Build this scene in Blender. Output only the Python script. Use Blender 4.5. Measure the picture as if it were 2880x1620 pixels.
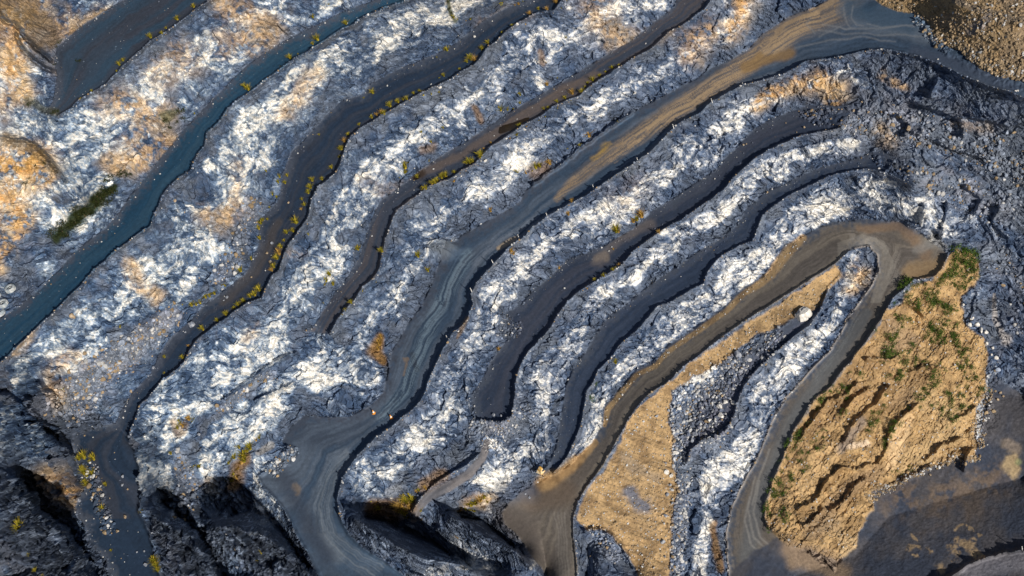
import bpy, math, random
import numpy as np
from mathutils import Matrix, Vector
for o in list(bpy.data.objects): bpy.data.objects.remove(o)
C = bpy.context.scene.collection
S = bpy.context.scene
rng = np.random.RandomState(7); random.seed(7)

# ---------------------------------------------------------------- camera
FPX = 3940.0                                   # focal length in photo pixels (2880 wide)
U_ = np.array([-1860., 4690., 3940.]); U_ /= np.linalg.norm(U_)       # world up in camera axes
Yw = np.array([0, 0, -1.]) - (np.array([0, 0, -1.]) @ U_) * U_; Yw /= np.linalg.norm(Yw)
Xw = np.cross(Yw, U_)
RW = np.stack([Xw, Yw, U_])                    # world_from_camera rotation
DIST = 355.0
fwd = RW @ np.array([0, 0, -1.])
CAM = -fwd * DIST
cam_d = bpy.data.cameras.new('camera'); cam = bpy.data.objects.new('camera', cam_d); C.objects.link(cam)
cam_d.sensor_width = 36; cam_d.lens = 36 * FPX / 2880; cam_d.clip_end = 5000; cam_d.clip_start = 1
M4 = Matrix(RW.tolist()).to_4x4(); M4.translation = Vector(CAM); cam.matrix_world = M4
S.camera = cam
# ---------------------------------------------------------------- light
SUN_EL = math.radians(22); SUN_AZ = math.radians(17)     # azimuth: to the right of straight behind the camera
sd = Vector((math.sin(SUN_AZ) * math.cos(SUN_EL), -math.cos(SUN_AZ) * math.cos(SUN_EL), math.sin(SUN_EL)))
sl = bpy.data.lights.new('sun', 'SUN'); sl.energy = 5.0; sl.angle = math.radians(0.5); sl.color = (1.0, .92, .80)
so = bpy.data.objects.new('sun', sl); C.objects.link(so); so.rotation_euler = sd.to_track_quat('Z', 'Y').to_euler()
W = bpy.data.worlds.new('World'); S.world = W; W.use_nodes = True
nt = W.node_tree; bg = nt.nodes['Background']; sky = nt.nodes.new('ShaderNodeTexSky')
sky.sky_type = 'NISHITA'; sky.sun_disc = False; sky.sun_elevation = SUN_EL
sky.sun_rotation = math.atan2(sd.x, sd.y); nt.links.new(sky.outputs[0], bg.inputs[0]); bg.inputs[1].default_value = 0.05
S.view_settings.view_transform = 'Standard'; S.view_settings.look = 'None'
S.view_settings.exposure = -0.12; S.view_settings.gamma = 1.0

# ---------------------------------------------------------------- traced plan (photo coordinates, 2576 wide)
def L(s): return [tuple(float(v) for v in p.split(',')) for p in s.split()]
# every line: points "x,y" plus heights (m) given at its fractions
crestA = L("530,0 493,20 463,47 420,78 383,100 340,137 300,173 267,210 233,230 200,250 167,280 147,290")
toeA = L("310,0 290,10 247,40 207,63 167,97 140,120 137,160 143,193 133,253 123,273 130,290")
crestB = L("1022,0 985,12 955,23 925,37 902,48 885,63 859,72 817,100 777,127 740,147 710,170 667,200 633,227 600,247 573,273 550,307 520,333 513,370 493,390 480,427 450,447 420,473 405,495 397,520 383,550 377,570 343,590 320,610 290,630 267,653 233,680 203,717 173,746 133,786 100,816 73,843 40,873 0,916")
toeB = L("940,0 859,30 800,60 733,93 667,133 617,167 567,217 517,267 467,320 427,370 390,413 360,453 333,483 300,533 267,573 200,623 150,675 110,715 50,770 0,800")
crestC = L("1412,0 1392,27 1355,30 1305,53 1272,80 1249,103 1225,120 1212,140 1192,163 1159,180 1132,200 1092,217 1059,233 1029,250 999,267 972,283 939,303 905,320 882,343 869,367 859,400 847,433 817,457 800,467 787,493 780,516 773,550 743,590 723,616 713,643 700,680 683,693 670,723 657,750 627,760 593,780 563,803 530,826 500,850 477,880 467,903 447,926 407,956 373,999 350,1019 337,1059 323,1099")
toeC = L("1325,0 1275,20 1218,50 1159,100 1092,140 1019,165 939,207 909,240 859,253 800,310 767,350 733,380 715,430 700,503 650,560 650,616 617,690 567,726 517,766 470,815 430,850 400,890 380,940 330,990 300,1040 290,1066")
crestC2 = L("323,1099 340,1133 353,1183 357,1239 350,1286 373,1333 393,1400 402,1449")
toeC2 = L("290,1066 230,1075 183,1093 187,1149 213,1229 185,1273 213,1319 220,1353 243,1383 267,1406 277,1449")
crestD = L("1790,0 1784,5 1774,20 1751,37 1717,63 1685,77 1659,103 1642,120 1599,143 1559,167 1519,193 1482,217 1459,240 1425,253 1392,267 1359,293 1325,307 1282,337 1259,353 1232,370 1215,387 1192,413 1159,430 1135,447 1075,470 1059,483 1052,490 999,526 982,566 969,600 962,633 955,670 942,696 912,723 892,753 859,790 847,803 830,840")
toeD = L("1700,0 1692,20 1592,100 1509,147 1425,200 1342,247 1275,287 1225,320 1175,353 1109,393 1059,427 1009,467 959,503 935,550 919,600 902,650 865,710 833,750 787,823 760,833")
crestE = L("3300,235 2700,258 2576,247 2544,230 2484,213 2417,187 2367,160 2310,140 2250,127 2217,123 2184,125 2134,137 2084,147 2030,153 2000,170 1967,187 1917,200 1867,213 1834,230 1794,253 1764,280 1751,290 1717,303 1705,310 1672,343 1639,377 1605,403 1559,433 1509,467 1475,490 1425,516 1375,543 1342,570 1319,593 1275,626 1235,670 1199,710 1185,740 1189,766 1172,810 1135,840 1115,876 1092,923 1075,966 1072,979 1052,1016 1015,1046 982,1076 942,1103 899,1146 879,1173 859,1206 847,1259 855,1300")
toeE = L("2084,0 2050,17 1984,43 1917,87 1884,123 1844,147 1784,173 1750,200 1717,215 1672,240 1625,263 1592,283 1555,307 1509,337 1459,373 1425,403 1392,427 1342,463 1319,483 1309,506 1285,523 1242,546 1215,563 1159,593 1130,625 1100,670 1085,716 1069,750 1059,773 1025,816 1002,860 985,883 978,930 965,985 935,1020 880,1048 820,1050 765,1045 730,1075 710,1110 727,1129")
crestE2 = L("727,1129 690,1165 650,1200 663,1226 687,1249 717,1286 733,1316 753,1356 777,1399 803,1449")
crestE3 = L("855,1300 880,1345 909,1375 945,1398 975,1418 1019,1449")
crestG1 = L("2117,320 2067,330 2017,340 1967,360 1930,377 1897,400 1864,427 1844,450 1820,477 1784,503 1750,526 1717,550 1675,573 1625,606 1592,633 1565,666 1532,686 1492,710 1459,730 1425,760 1405,790 1379,830 1359,853 1332,880 1309,916 1295,966 1295,986 1289,1046 1259,1063 1209,1056")
toeG1 = L("2150,262 2112,266 2034,264 1984,283 1930,305 1897,325 1867,355 1800,427 1750,460 1700,495 1642,530 1592,576 1525,616 1459,643 1425,656 1375,703 1339,730 1312,766 1272,785 1275,816 1279,846 1259,876 1235,910 1219,943 1189,993 1192,1033 1199,1056")
crestG2 = L("2300,470 2240,438 2184,423 2134,430 2084,443 2050,460 2000,483 1970,500 1944,520 1917,543 1903,580 1894,606 1864,616 1830,633 1802,653 1780,683 1770,713 1734,730 1685,760 1652,770 1629,800 1602,830 1559,866 1535,903 1502,933 1489,966 1475,983 1469,1026 1462,1066 1445,1109 1425,1153 1392,1189")
toeG2 = L("2290,430 2217,377 2167,393 2117,410 2067,420 2017,440 1967,467 1924,483 1904,503 1877,523 1857,563 1817,596 1767,626 1717,660 1659,700 1615,733 1575,766 1525,803 1492,850 1475,883 1442,926 1425,966 1419,999 1412,1049 1405,1083 1399,1126 1385,1159 1365,1185")
toeF = L("2300,575 2264,560 2184,553 2117,556 2067,568 2025,590 2007,606 1972,616 1955,650 1939,680 1917,700 1867,726 1825,770 1784,800 1744,826 1717,846 1682,866 1652,903 1609,926 1585,950 1565,973 1542,999 1522,1016 1519,1059 1495,1106 1459,1146 1425,1173 1379,1199 1339,1223")
crestF = L("2140,630 2132,633 2102,663 2069,683 2037,703 1987,736 1932,770 1885,800 1835,833 1785,870 1745,903 1717,923 1675,966 1659,973 1625,996 1599,1026 1575,1066 1545,1119 1515,1173 1475,1226 1452,1266 1442,1306 1442,1349 1449,1399 1452,1449")
crestFo = L("2384,640 2370,676 2347,696 2300,703 2270,730 2244,750 2230,783 2200,826 2167,873 2137,913 2104,950 2090,973 2050,999 2030,1033 2000,1076 1984,1116 1967,1159 1947,1199 1927,1259 1924,1299 1934,1329 1960,1349 1987,1366")
innerF = L("2150,625 2187,616 2207,643 2210,683 2194,716 2170,750 2140,790 2114,843 2087,883 2040,930 2014,960 1977,999 1947,1049 1920,1116 1894,1173 1860,1233 1837,1286 1827,1339 1830,1399 1834,1449")
crestH = L("2117,670 2114,696 2087,716 2074,750 2060,786 2037,816 1997,846 1954,883 1907,926 1874,966 1870,973 1854,1016 1847,1043 1830,1079 1807,1099 1764,1109 1740,1129 1727,1166")
toeH = L("2085,720 2040,765 2005,795 1950,835 1900,868 1860,905 1830,940 1800,975 1760,1010 1735,1050 1715,1090 1705,1150 1708,1250 1700,1350 1695,1449")
thin_ = L("1225,1113 1212,1153 1179,1193 1125,1226 1079,1249 1055,1276 1042,1306")
thinc = L("1202,1143 1175,1169 1149,1183 1109,1206 1075,1233 1055,1256 1040,1285")
tanled = [L("2237,969 2210,1006 2177,1040 2147,1070 2124,1110"), L("2307,1020 2267,1056 2237,1096 2227,1140 2210,1163 2167,1180 2117,1180 2084,1199 2057,1250 2010,1283"),
  L("2177,1203 2134,1250 2107,1286"), L("2070,1280 2027,1330"), L("2190,975 2150,1000 2120,1035"), L("2150,1225 2125,1262 2090,1285"),
  L("2160,962 2125,990 2080,1005 2060,1030"), L("2060,1035 2030,1075 2010,1110"), L("2340,1173 2300,1195 2270,1210"), L("2445,1130 2432,1150 2427,1186"), L("2455,1026 2430,1050 2400,1065"),
  L("2270,757 2310,770 2330,795"), L("2330,1155 2375,1120 2420,1105"),L("2290,930 2330,920 2370,925"),L("2180,905 2230,900 2260,905")]
berm_extra = [L("2576,1383 2500,1396 2434,1420 2394,1449"), L("1472,1333 1509,1331 1542,1349 1569,1383 1602,1433"), L("560,1012 600,975 650,940 700,905 745,885"),
  L("640,1010 690,985 740,965"), L("0,38 15,58 35,60 60,90 90,120 128,155"), L("40,85 60,130 95,160 130,180"), L("0,345 60,352 90,365 130,410 165,455"),
  L("0,990 30,992 60,1020 75,1048 100,1075"), L("2300,255 2344,272 2400,290 2484,300 2540,318"), L("2290,330 2350,350 2420,382 2500,402"), L("2327,512 2322,540 2318,570"), L("2387,512 2378,550 2368,598"), L("2340,240 2352,215 2362,200"), L("2260,290 2290,310 2280,340"), L("2420,300 2425,340"), L("2520,520 2500,560 2540,600"), L("2430,470 2470,500 2450,540"), L("1342,463 1392,427 1425,403 1459,373 1509,337 1555,307 1592,283"), L("70,1010 110,1060 150,1085"),L("100,966 140,1000 150,1030")]
# nose walls that fall away from the camera: (upper crest line, z) (lower edge line, z)
nose = [ (L("0,1185 43,1207 77,1253 83,1279 110,1303 140,1329 180,1366 195,1400 190,1449"), (36, 35, 36, 35, 33)), (L("60,1195 80,1230 110,1262 160,1272"), (18, 17)),
  (L("385,1280 410,1303 443,1326 467,1336 500,1366 530,1410 547,1449"), (16, 16, 15, 13)), (L("400,1223 433,1256 457,1269 480,1276 500,1309 520,1339 533,1383 547,1416 563,1449"), (3, 0, -3, -5)),
  (L("547,1323 583,1321 633,1329 677,1343 700,1366 733,1396 767,1429 780,1449"), (9, 12, 11, 8, 5)), (L("553,1293 573,1259 600,1226 640,1215"), (-8, -11)),
  (L("892,1303 925,1323 959,1349 992,1366 1025,1386 1065,1409 1112,1412 1159,1420 1190,1440"), (-5, -4, -6, -9)), (L("919,1290 952,1283 979,1286 1005,1304 1032,1311 1059,1304 1085,1322 1112,1357 1142,1387 1169,1411 1185,1426"), (-26, -27, -29, -31)),
  (L("1135,1299 1169,1313 1192,1333 1219,1349 1259,1366 1285,1379 1312,1399 1335,1430"), (-17, -17, -21)), (L("1149,1288 1185,1292 1212,1286 1235,1286 1245,1304 1255,1324 1279,1347 1299,1371 1318,1396"), (-32, -33, -34)),
  (L("77,1063 100,1083 127,1113 160,1129 187,1149"), (37, 33, 25)), (L("77,1060 117,1060 150,1085 169,1109 188,1143"), (29, 23, 17)),
]
nose_mid = [(L("75,1222 120,1283 170,1315 208,1370 235,1410 258,1449"), (14, 11, 10)), (L("412,1258 445,1288 480,1312 510,1345 533,1385 552,1430"), (-2, -6, -8)), (L("585,1295 630,1280 675,1300 712,1340 745,1385 775,1435"), (-13, -16, -20)),
  (L("920,1300 970,1310 1030,1340 1090,1365 1140,1400"), (-29, -32, -34)), (L("1158,1300 1215,1308 1255,1345 1295,1380"), (-35, -38)), (L("105,1075 140,1100 170,1125"), (25, 20))]
def ext(pts, n=900):
    """carry a line that ends on the picture's border on past it"""
    pts = list(pts)
    def on_edge(p): return p[0] <= 2 or p[0] >= 2574 or p[1] <= 2 or p[1] >= 1447
    for k in (0, -1):
        if on_edge(pts[k]):
            a = pts[k]; b = pts[3] if k == 0 and len(pts) > 3 else (pts[-4] if k == -1 and len(pts) > 3 else pts[1 if k == 0 else -2])
            d = np.array(a) - np.array(b); d /= np.linalg.norm(d); e = tuple(np.array(a) + d * n)
            pts = [e] + pts if k == 0 else pts + [e]
    return pts
ZL = []   # (points, z tuple, weight)
def zl(pts, *z): ZL.append((pts, z))
zl(crestA, 72.6, 72, 71); zl(toeA, 73, 72.5, 71.5)
zl(crestB, 54, 51, 49, 47); zl(toeB, 54.3, 51.3, 49.3, 47.3)
zl(crestC, 31, 30, 29, 27, 24, 20); zl(toeC, 31.3, 30.3, 29.3, 27.3, 24.3, 20.5)
zl(crestC2, 20, 17, 14, 12); zl(toeC2, 20.5, 18, 15.5, 13.5)
zl(crestD, 15, 13.5, 12.5, 11.5, 10); zl(toeD, 15.3, 13.8, 12.8, 11.8, 10.3)
zl(crestE, 3.5, 4, 4, 4, 3.8, 3.2, 2.4, 1.6, .6, -.6, -2, -3.5, -5.5, -8, -11); zl(toeE, 3.5, 2.2, 0.8, -.7, -3.7, -6.5, -8)
zl(crestE2, -8, -10, -12, -15); zl(crestE3, -11, -13, -16)
zl(crestG1, -5, -8, -11, -14, -15); zl(toeG1, -4.5, -7.6, -10.6, -13.6, -14.6)
zl(crestG2, -10, -14, -18.5, -22, -23); zl(toeG2, -9.6, -13.6, -18.2, -21.7, -22.7)
zl(toeF, -22, -25, -27, -29.5, -31); zl(crestF, -24, -26, -27.5, -30, -34)
zl(crestFo, -25, -31, -39, -45, -49); zl(innerF, -24, -33, -40, -46, -50)
zl(crestH, -27, -29, -32, -36); zl(toeH, -26.6, -29.5, -36, -45)
zl(thin_, -17, -20, -23); zl(thinc, -16.5, -19.5, -22.5)
NNOSE = len(ZL)
for p, z in nose: zl(p, *z)
for p, z in nose_mid: zl(p, *z)
NNOSE2 = len(ZL)
zl(L("0,-60 -60,60 -80,250"), 88, 86, 82); zl(L("40,0 20,40 45,110"), 82, 82, 80); zl(L("0,260 70,250 120,285"), 74, 73, 71); zl(L("90,30 130,85"), 77, 74)
zl(L("0,345 70,352 130,410 165,455 215,520"), 68, 66, 62, 57); zl(L("120,610 180,560 260,470 330,440"), 51, 51, 52, 52.5); zl(L("0,690 60,690 110,700"), 50, 49.6, 49.3)
zl(L("0,990 60,1010 100,1075"), 40, 38, 34); zl(L("150,965 230,900 330,850 400,780"), 37, 35, 34, 33); zl(L("0,1449 60,1449"), 26, 24)
zl(L("2197,0 2251,27 2301,33 2334,60 2357,97 2407,127 2451,163 2501,190 2576,207"), 4, 4, 4, 4); zl(L("2401,-8 2451,12 2517,32 2576,45"), 12, 12); zl(L("2401,10 2451,30 2517,50 2576,63"), 12, 12)
zl(L('2120,-110 2300,-90 2500,-110'), 9, 11, 13); zl(L("2280,262 2340,300 2420,330 2576,360"), -5, -8, -9); zl(L("2330,400 2430,440 2576,470"), -12, -17, -20); zl(L("2400,560 2480,600 2576,640"), -25, -29, -31)
zl(L("2480,760 2576,820"), -40, -41); zl(L("2484,983 2576,1000"), -50, -52); zl(L("2576,1200 2400,1250 2237,1300 2150,1400 2000,1449"), -58, -58, -57, -56, -53); zl(L("2400,1449 2576,1449"), -57, -57)
zl(L("2464,670 2450,716 2424,783 2474,850 2482,900"), -30, -34, -40, -44); zl(L("2237,1216 2330,1173 2444,1153"), -55, -55, -54); zl(L("2300,800 2350,900 2330,1000"), -36, -40, -44)
zl(L("1339,1223 1352,1283 1359,1333 1369,1399 1375,1449"), -31, -32, -34, -36)
zl(L("1475,1449 1480,1360 1505,1330"), -38, -37, -36); zl(L("1602,1440 1569,1385"), -42, -40); zl(L("1500,1400 1540,1440"), -34, -37)
zl(L("440,1300 430,1270"), 5, 4)
zl(L("600,1400 640,1440"), 2, 1); zl(L("1100,1330 1180,1380 1260,1430"), -26, -28, -30)
zl(L("1225,1120 1270,1090"), -18, -17)
zl(L("1735,1200 1760,1300 1745,1449"), -41, -43, -48)

# ---------------------------------------------------------------- grid over the traced plan
def axis(a, b, st, m, n=26):
    g = st * 1.17 ** np.arange(1, n + 1); g = np.cumsum(g)
    return np.concatenate([(a - m - g)[::-1], np.arange(a - m, b + m + .01, st), b + m + g])
GX = axis(0, 2576, 2.0, 130); GY = axis(0, 1449, 2.0, 110, 24)
NX, NY = len(GX), len(GY)
VX, VY = np.meshgrid(GX, GY)
def col(x): return np.interp(x, GX, np.arange(NX))
def row(y): return np.interp(y, GY, np.arange(NY))

# table noise ----------------------------------------------------
TAB = rng.rand(256, 256).astype(np.float32); TAB3 = rng.rand(65536).astype(np.float32)
def vn(x, y, s=0):
    x = x + s * 17.31; y = y + s * 9.77
    xi = np.floor(x).astype(np.int64); yi = np.floor(y).astype(np.int64); fx = x - xi; fy = y - yi
    fx = fx * fx * (3 - 2 * fx); fy = fy * fy * (3 - 2 * fy)
    a = TAB[yi & 255, xi & 255]; b = TAB[yi & 255, (xi + 1) & 255]; c = TAB[(yi + 1) & 255, xi & 255]; d = TAB[(yi + 1) & 255, (xi + 1) & 255]
    return (a + (b - a) * fx) * (1 - fy) + (c + (d - c) * fx) * fy
def fbm(x, y, oc=4, s=0, g=.5):
    r = 0; a = 1; t = 0
    for i in range(oc):
        r = r + a * vn(x, y, s + i * 3); t += a; a *= g; x = x * 2.03 + 5.1; y = y * 2.03 - 3.7
    return r / t
def ss(a, b, x): t = np.clip((x - a) / (b - a), 0, 1); return t * t * (3 - 2 * t)
def dens(pts, st=1.5):
    P = np.array(pts, float); out = []
    for a, b in zip(P[:-1], P[1:]):
        n = max(1, int(np.linalg.norm(b - a) / st)); t = np.arange(n)[:, None] / n; out.append(a + (b - a) * t)
    out.append(P[-1:]); return np.concatenate(out)
def rough(pts, amp=3.2, seed=0):
    P = dens(pts, 2.5); k = np.arange(len(P)) * 2.5
    ox = fbm(k / 14., k * 0 + seed * 3.3, 3, 1) - .5; oy = fbm(k / 14., k * 0 + seed * 3.3, 3, 5) - .5
    P = P + np.stack([ox, oy], 1) * 2 * amp
    return P
def turned(dg, fx, fy, s_, oc=4):
    a = math.radians(dg); return fbm((VX * math.cos(a) + VY * math.sin(a)) / fx, (-VX * math.sin(a) + VY * math.cos(a)) / fy, oc, s_)
# solve heights between the lines ---------------------------------
def solve():
    num = np.zeros((NY, NX)); den = np.zeros((NY, NX))
    for k, (pts, z) in enumerate(ZL):
        e = ext(pts, 900) if k < NNOSE else (ext(pts, 60) if k < NNOSE2 else pts); P = dens(rough(e, 2.2, k), 1.0); s = np.concatenate([[0], np.cumsum(np.linalg.norm(np.diff(P, axis=0), axis=1))]); i_a = np.argmin(((P - pts[0]) ** 2).sum(1)); i_b = np.argmin(((P - pts[-1]) ** 2).sum(1)); s = np.clip((s - s[i_a]) / (s[i_b] - s[i_a] + 1e-9), 0, 1)
        zz = np.interp(s, np.linspace(0, 1, len(z)), z) if len(z) > 1 else np.full(len(P), z[0])
        ok = (P[:, 0] > GX[0]) & (P[:, 0] < GX[-1]) & (P[:, 1] > GY[0]) & (P[:, 1] < GY[-1]); P = P[ok]; zz = zz[ok]
        ci = np.rint(col(P[:, 0])).astype(int); ri = np.rint(row(P[:, 1])).astype(int)
        np.add.at(num, (ri, ci), zz); np.add.at(den, (ri, ci), 1)
    lv = [(num, den)]
    while min(lv[-1][0].shape) > 24:
        n, d = lv[-1]; h, w = n.shape; n2 = np.zeros(((h + 1) // 2, (w + 1) // 2)); d2 = n2.copy()
        zz = np.where(d > 0, n / np.maximum(d, 1e-9), 0); m = (d > 0) * 1.
        for i in (0, 1):
            for j in (0, 1):
                a = zz[i::2, j::2] * m[i::2, j::2]; n2[:a.shape[0], :a.shape[1]] += a; b = m[i::2, j::2]; d2[:b.shape[0], :b.shape[1]] += b
        lv.append((n2, d2))
    z = None
    for li in range(len(lv) - 1, -1, -1):
        n, d = lv[li]; m = d > 0; t = np.where(m, n / np.maximum(d, 1e-9), 0)
        if z is None: z = np.full(n.shape, t[m].mean())
        else:
            h, w = n.shape; yy = np.clip(np.arange(h) / 2 - .25, 0, z.shape[0] - 1); xx = np.clip(np.arange(w) / 2 - .25, 0, z.shape[1] - 1)
            y0 = yy.astype(int); x0 = xx.astype(int); y1 = np.minimum(y0 + 1, z.shape[0] - 1); x1 = np.minimum(x0 + 1, z.shape[1] - 1); fy = (yy - y0)[:, None]; fx = (xx - x0)[None]
            z = (z[y0][:, x0] * (1 - fx) + z[y0][:, x1] * fx) * (1 - fy) + (z[y1][:, x0] * (1 - fx) + z[y1][:, x1] * fx) * fy
        for it in range(400 if li > 2 else (220 if li else 120)):
            z = np.where(m, t, z); p = np.pad(z, 1, mode='edge'); z = (p[:-2, 1:-1] + p[2:, 1:-1] + p[1:-1, :-2] + p[1:-1, 2:]) * .25
        z = np.where(m, t, z)
    p = np.pad(z, 1, mode='edge'); z = z * .5 + (p[:-2, 1:-1] + p[2:, 1:-1] + p[1:-1, :-2] + p[1:-1, 2:]) * .125
    return z
Z0 = solve()

def field(lines, R, amp=2.2, k0=0):
    """nearest distance, arc length and side for a set of lines, inside R"""
    D = np.full((NY, NX), 1e3, np.float32); A = np.zeros((NY, NX), np.float32); Sg = np.zeros((NY, NX), np.float32)
    for k, (pts, kk) in enumerate(lines):
        P = rough(ext(pts, 300), amp, kk)[::2]; arc = 0
        for a, b in zip(P[:-1], P[1:]):
            x0, x1 = np.searchsorted(GX, [min(a[0], b[0]) - R, max(a[0], b[0]) + R]); y0, y1 = np.searchsorted(GY, [min(a[1], b[1]) - R, max(a[1], b[1]) + R])
            l = np.linalg.norm(b - a) + 1e-6
            if x1 > x0 and y1 > y0:
                X = VX[y0:y1, x0:x1]; Y = VY[y0:y1, x0:x1]; d = (b - a) / l
                t = np.clip((X - a[0]) * d[0] + (Y - a[1]) * d[1], 0, l); q = np.hypot(X - a[0] - d[0] * t, Y - a[1] - d[1] * t)
                s = (X - a[0]) * d[1] - (Y - a[1]) * d[0]; m = q < D[y0:y1, x0:x1]
                D[y0:y1, x0:x1][m] = q[m]; A[y0:y1, x0:x1][m] = (arc + t)[m] + k * 3000; Sg[y0:y1, x0:x1][m] = np.sign(s[m])
            arc += l
    return D, A, Sg
idx = {id(p): k for k, (p, z) in enumerate(ZL)}
def li(*ls): return [(p, idx.get(id(p), 50)) for p in ls]
CRESTS = li(crestA, crestB, crestC, crestD, crestE, crestG1, crestG2, crestF, crestFo, crestH, thinc)
TOES = li(toeA, toeB, toeC, toeC2, toeD, toeE, toeG1, toeG2, toeF, toeH, innerF)
NOSE = li(crestC2, crestE2, crestE3, *[p for p, z in nose[::2]])
WX = (fbm(VX / 30, VY / 30, 4, 11) - .5); WY = (fbm(VX / 30, VY / 30, 4, 23) - .5)
dc, ac, sc = field(CRESTS, 210); dt, at_, st_ = field(TOES, 210); dn, an, sn = field(NOSE, 30)
def poly(pts, warp=8, soft=0):
    P = np.array(pts, float); x0, x1 = np.searchsorted(GX, [P[:, 0].min() - 20, P[:, 0].max() + 20]); y0, y1 = np.searchsorted(GY, [P[:, 1].min() - 20, P[:, 1].max() + 20])
    out = np.zeros((NY, NX), np.float32)
    X = VX[y0:y1, x0:x1] + WX[y0:y1, x0:x1] * warp; Y = VY[y0:y1, x0:x1] + WY[y0:y1, x0:x1] * warp; ins = np.zeros(X.shape, bool)
    Q = np.roll(P, -1, 0)
    for (xa, ya), (xb, yb) in zip(P, Q):
        if ya == yb: continue
        c = ((ya > Y) != (yb > Y)) & (X < (xb - xa) * (Y - ya) / (yb - ya) + xa); ins ^= c
    out[y0:y1, x0:x1] = ins
    for _ in range(soft): 
        p = np.pad(out, 1, mode='edge'); out = (p[:-2, 1:-1] + p[2:, 1:-1] + p[1:-1, :-2] + p[1:-1, 2:] + 4 * out) / 8
    return out
def lane(a, b, soft=1): return poly(ext(a) + ext(b)[::-1], 5, soft)
def brush(pts, w, warp=16, soft=.5):
    """band round a line; w = half width(s)"""
    P = np.array(pts, float); w = np.interp(np.linspace(0, 1, len(P)), np.linspace(0, 1, len(w)), w) if hasattr(w, '__len__') else np.full(len(P), float(w))
    R = w.max() * 1.6 + 20; out = np.zeros((NY, NX), np.float32)
    if len(P) == 1: P = np.vstack([P, P + .5]); w = np.append(w, w)
    for a, b, wa, wb in zip(P[:-1], P[1:], w[:-1], w[1:]):
        x0, x1 = np.searchsorted(GX, [min(a[0], b[0]) - R, max(a[0], b[0]) + R]); y0, y1 = np.searchsorted(GY, [min(a[1], b[1]) - R, max(a[1], b[1]) + R])
        if x1 <= x0 or y1 <= y0: continue
        X = VX[y0:y1, x0:x1] + WX[y0:y1, x0:x1] * warp; Y = VY[y0:y1, x0:x1] + WY[y0:y1, x0:x1] * warp; l = np.linalg.norm(b - a) + 1e-6; d = (b - a) / l
        t = np.clip((X - a[0]) * d[0] + (Y - a[1]) * d[1], 0, l); q = np.hypot(X - a[0] - d[0] * t, Y - a[1] - d[1] * t); ww = wa + (wb - wa) * t / l
        v = 1 - ss(ww * (1 - soft), ww * (1 + soft), q); out[y0:y1, x0:x1] = np.maximum(out[y0:y1, x0:x1], v)
    return out

# ---------------------------------------------------------------- floors
A_ = lane(toeA, crestA); B_ = lane(toeB, crestB); Cc = np.maximum(lane(toeC, crestC), poly(ext(toeC2) + ext(crestC2)[::-1], 16, 2)); D_ = lane(toeD, crestD)
E_ = poly(ext(crestE)[:-1] + crestE[-1:] + ext(crestE3)[1:] + [(1019, 2400), (810, 2400)] + crestE2[::-1] + toeE[::-1] + [(2084, -900), (3400, -900), (3400, 700)], 3, 1)
tan_tr = poly(L("2197,-3 2251,27 2301,33 2334,60 2357,97 2407,127 2451,163 2501,190 2576,207 3300,420 3400,-900 2197,-900"), 14, 1)
E_ = E_ * (1 - tan_tr)
G1_ = lane(toeG1, crestG1); G2_ = lane(toeG2, crestG2)
F_ = poly(ext(toeF[::-1]) + crestFo + [(1980, 1400), (1900, 2300), (1834, 2300)] + ext(innerF)[::-1][1:] + ext(crestF) + [(1452, 2300), (1375, 2300), (1375, 1449), (1340, 1400), (1305, 1350), (1268, 1318), (1262, 1290), (1285, 1262), (1315, 1238)], 9, 2)
H_ = lane(toeH[:11], crestH)
T_ = brush(thin_, (9, 11, 12, 9), 5, .2)
E_ = E_ * (1 - brush([(880, 1500), (880, 1500)], 1)); 
floor = np.clip(A_ + B_ + Cc + D_ + E_ + G1_ + G2_ + F_ + H_ + T_, 0, 1)
bottom = poly(L("1960,1349 2010,1380 2100,1440 2150,1376 2167,1333 2197,1283 2200,1243 2237,1216 2284,1199 2330,1173 2444,1153 2464,1116 2475,1000 2500,940 2576,1000 3400,1200 3400,2300 1850,2300 1834,1449 1900,1380"), 22, 4)
tanhill = poly(L("2264,760 2300,715 2347,705 2384,650 2400,626 2450,636 2464,670 2467,696 2450,716 2417,740 2412,766 2424,783 2427,816 2474,850 2482,900 2475,966 2484,983 2455,1026 2450,1093 2464,1116 2444,1153 2330,1173 2284,1199 2237,1216 2200,1243 2197,1283 2167,1333 2150,1376 2110,1420 2060,1390 1984,1375 1950,1343 1934,1329 1924,1299 1927,1259 1947,1199 1967,1159 1984,1116 2000,1076 2030,1033 2050,999 2090,973 2137,913 2167,873 2200,826 2230,783"), 22, 3)
bottom = np.clip(bottom - tanhill, 0, 1)
tanmid = poly(L("2102,668 2116,690 2080,740 2050,775 1990,805 1960,815 1900,850 1860,880 1830,905 1790,925 1750,940 1725,965 1690,985 1680,1050 1700,1100 1690,1170 1705,1240 1690,1300 1680,1449 1620,2300 1602,1440 1569,1385 1542,1349 1509,1331 1472,1333 1455,1300 1465,1260 1480,1232 1520,1180 1550,1125 1580,1070 1605,1030 1630,1000 1664,978 1680,970 1720,930 1750,910 1790,876 1840,840 1890,806 1935,776 1990,742 2040,709"), 22, 3)
tanF = brush(L("2020,598 1990,625 1960,660 1940,690 1915,712 1870,740 1825,785 1780,815 1720,858 1680,885 1650,920 1600,945 1560,990 1530,1030 1520,1070"), (9, 14, 12, 8, 7, 7, 6, 6, 6, 8, 5), 4, .4)
tanF2 = brush(L("1500,1110 1460,1155 1420,1185 1370,1215"), (6, 12, 17, 24), 14, .4)
black_l = poly(L("40,470 120,440 175,440 215,500 190,545 130,600 60,560"), 20, 1)

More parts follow.
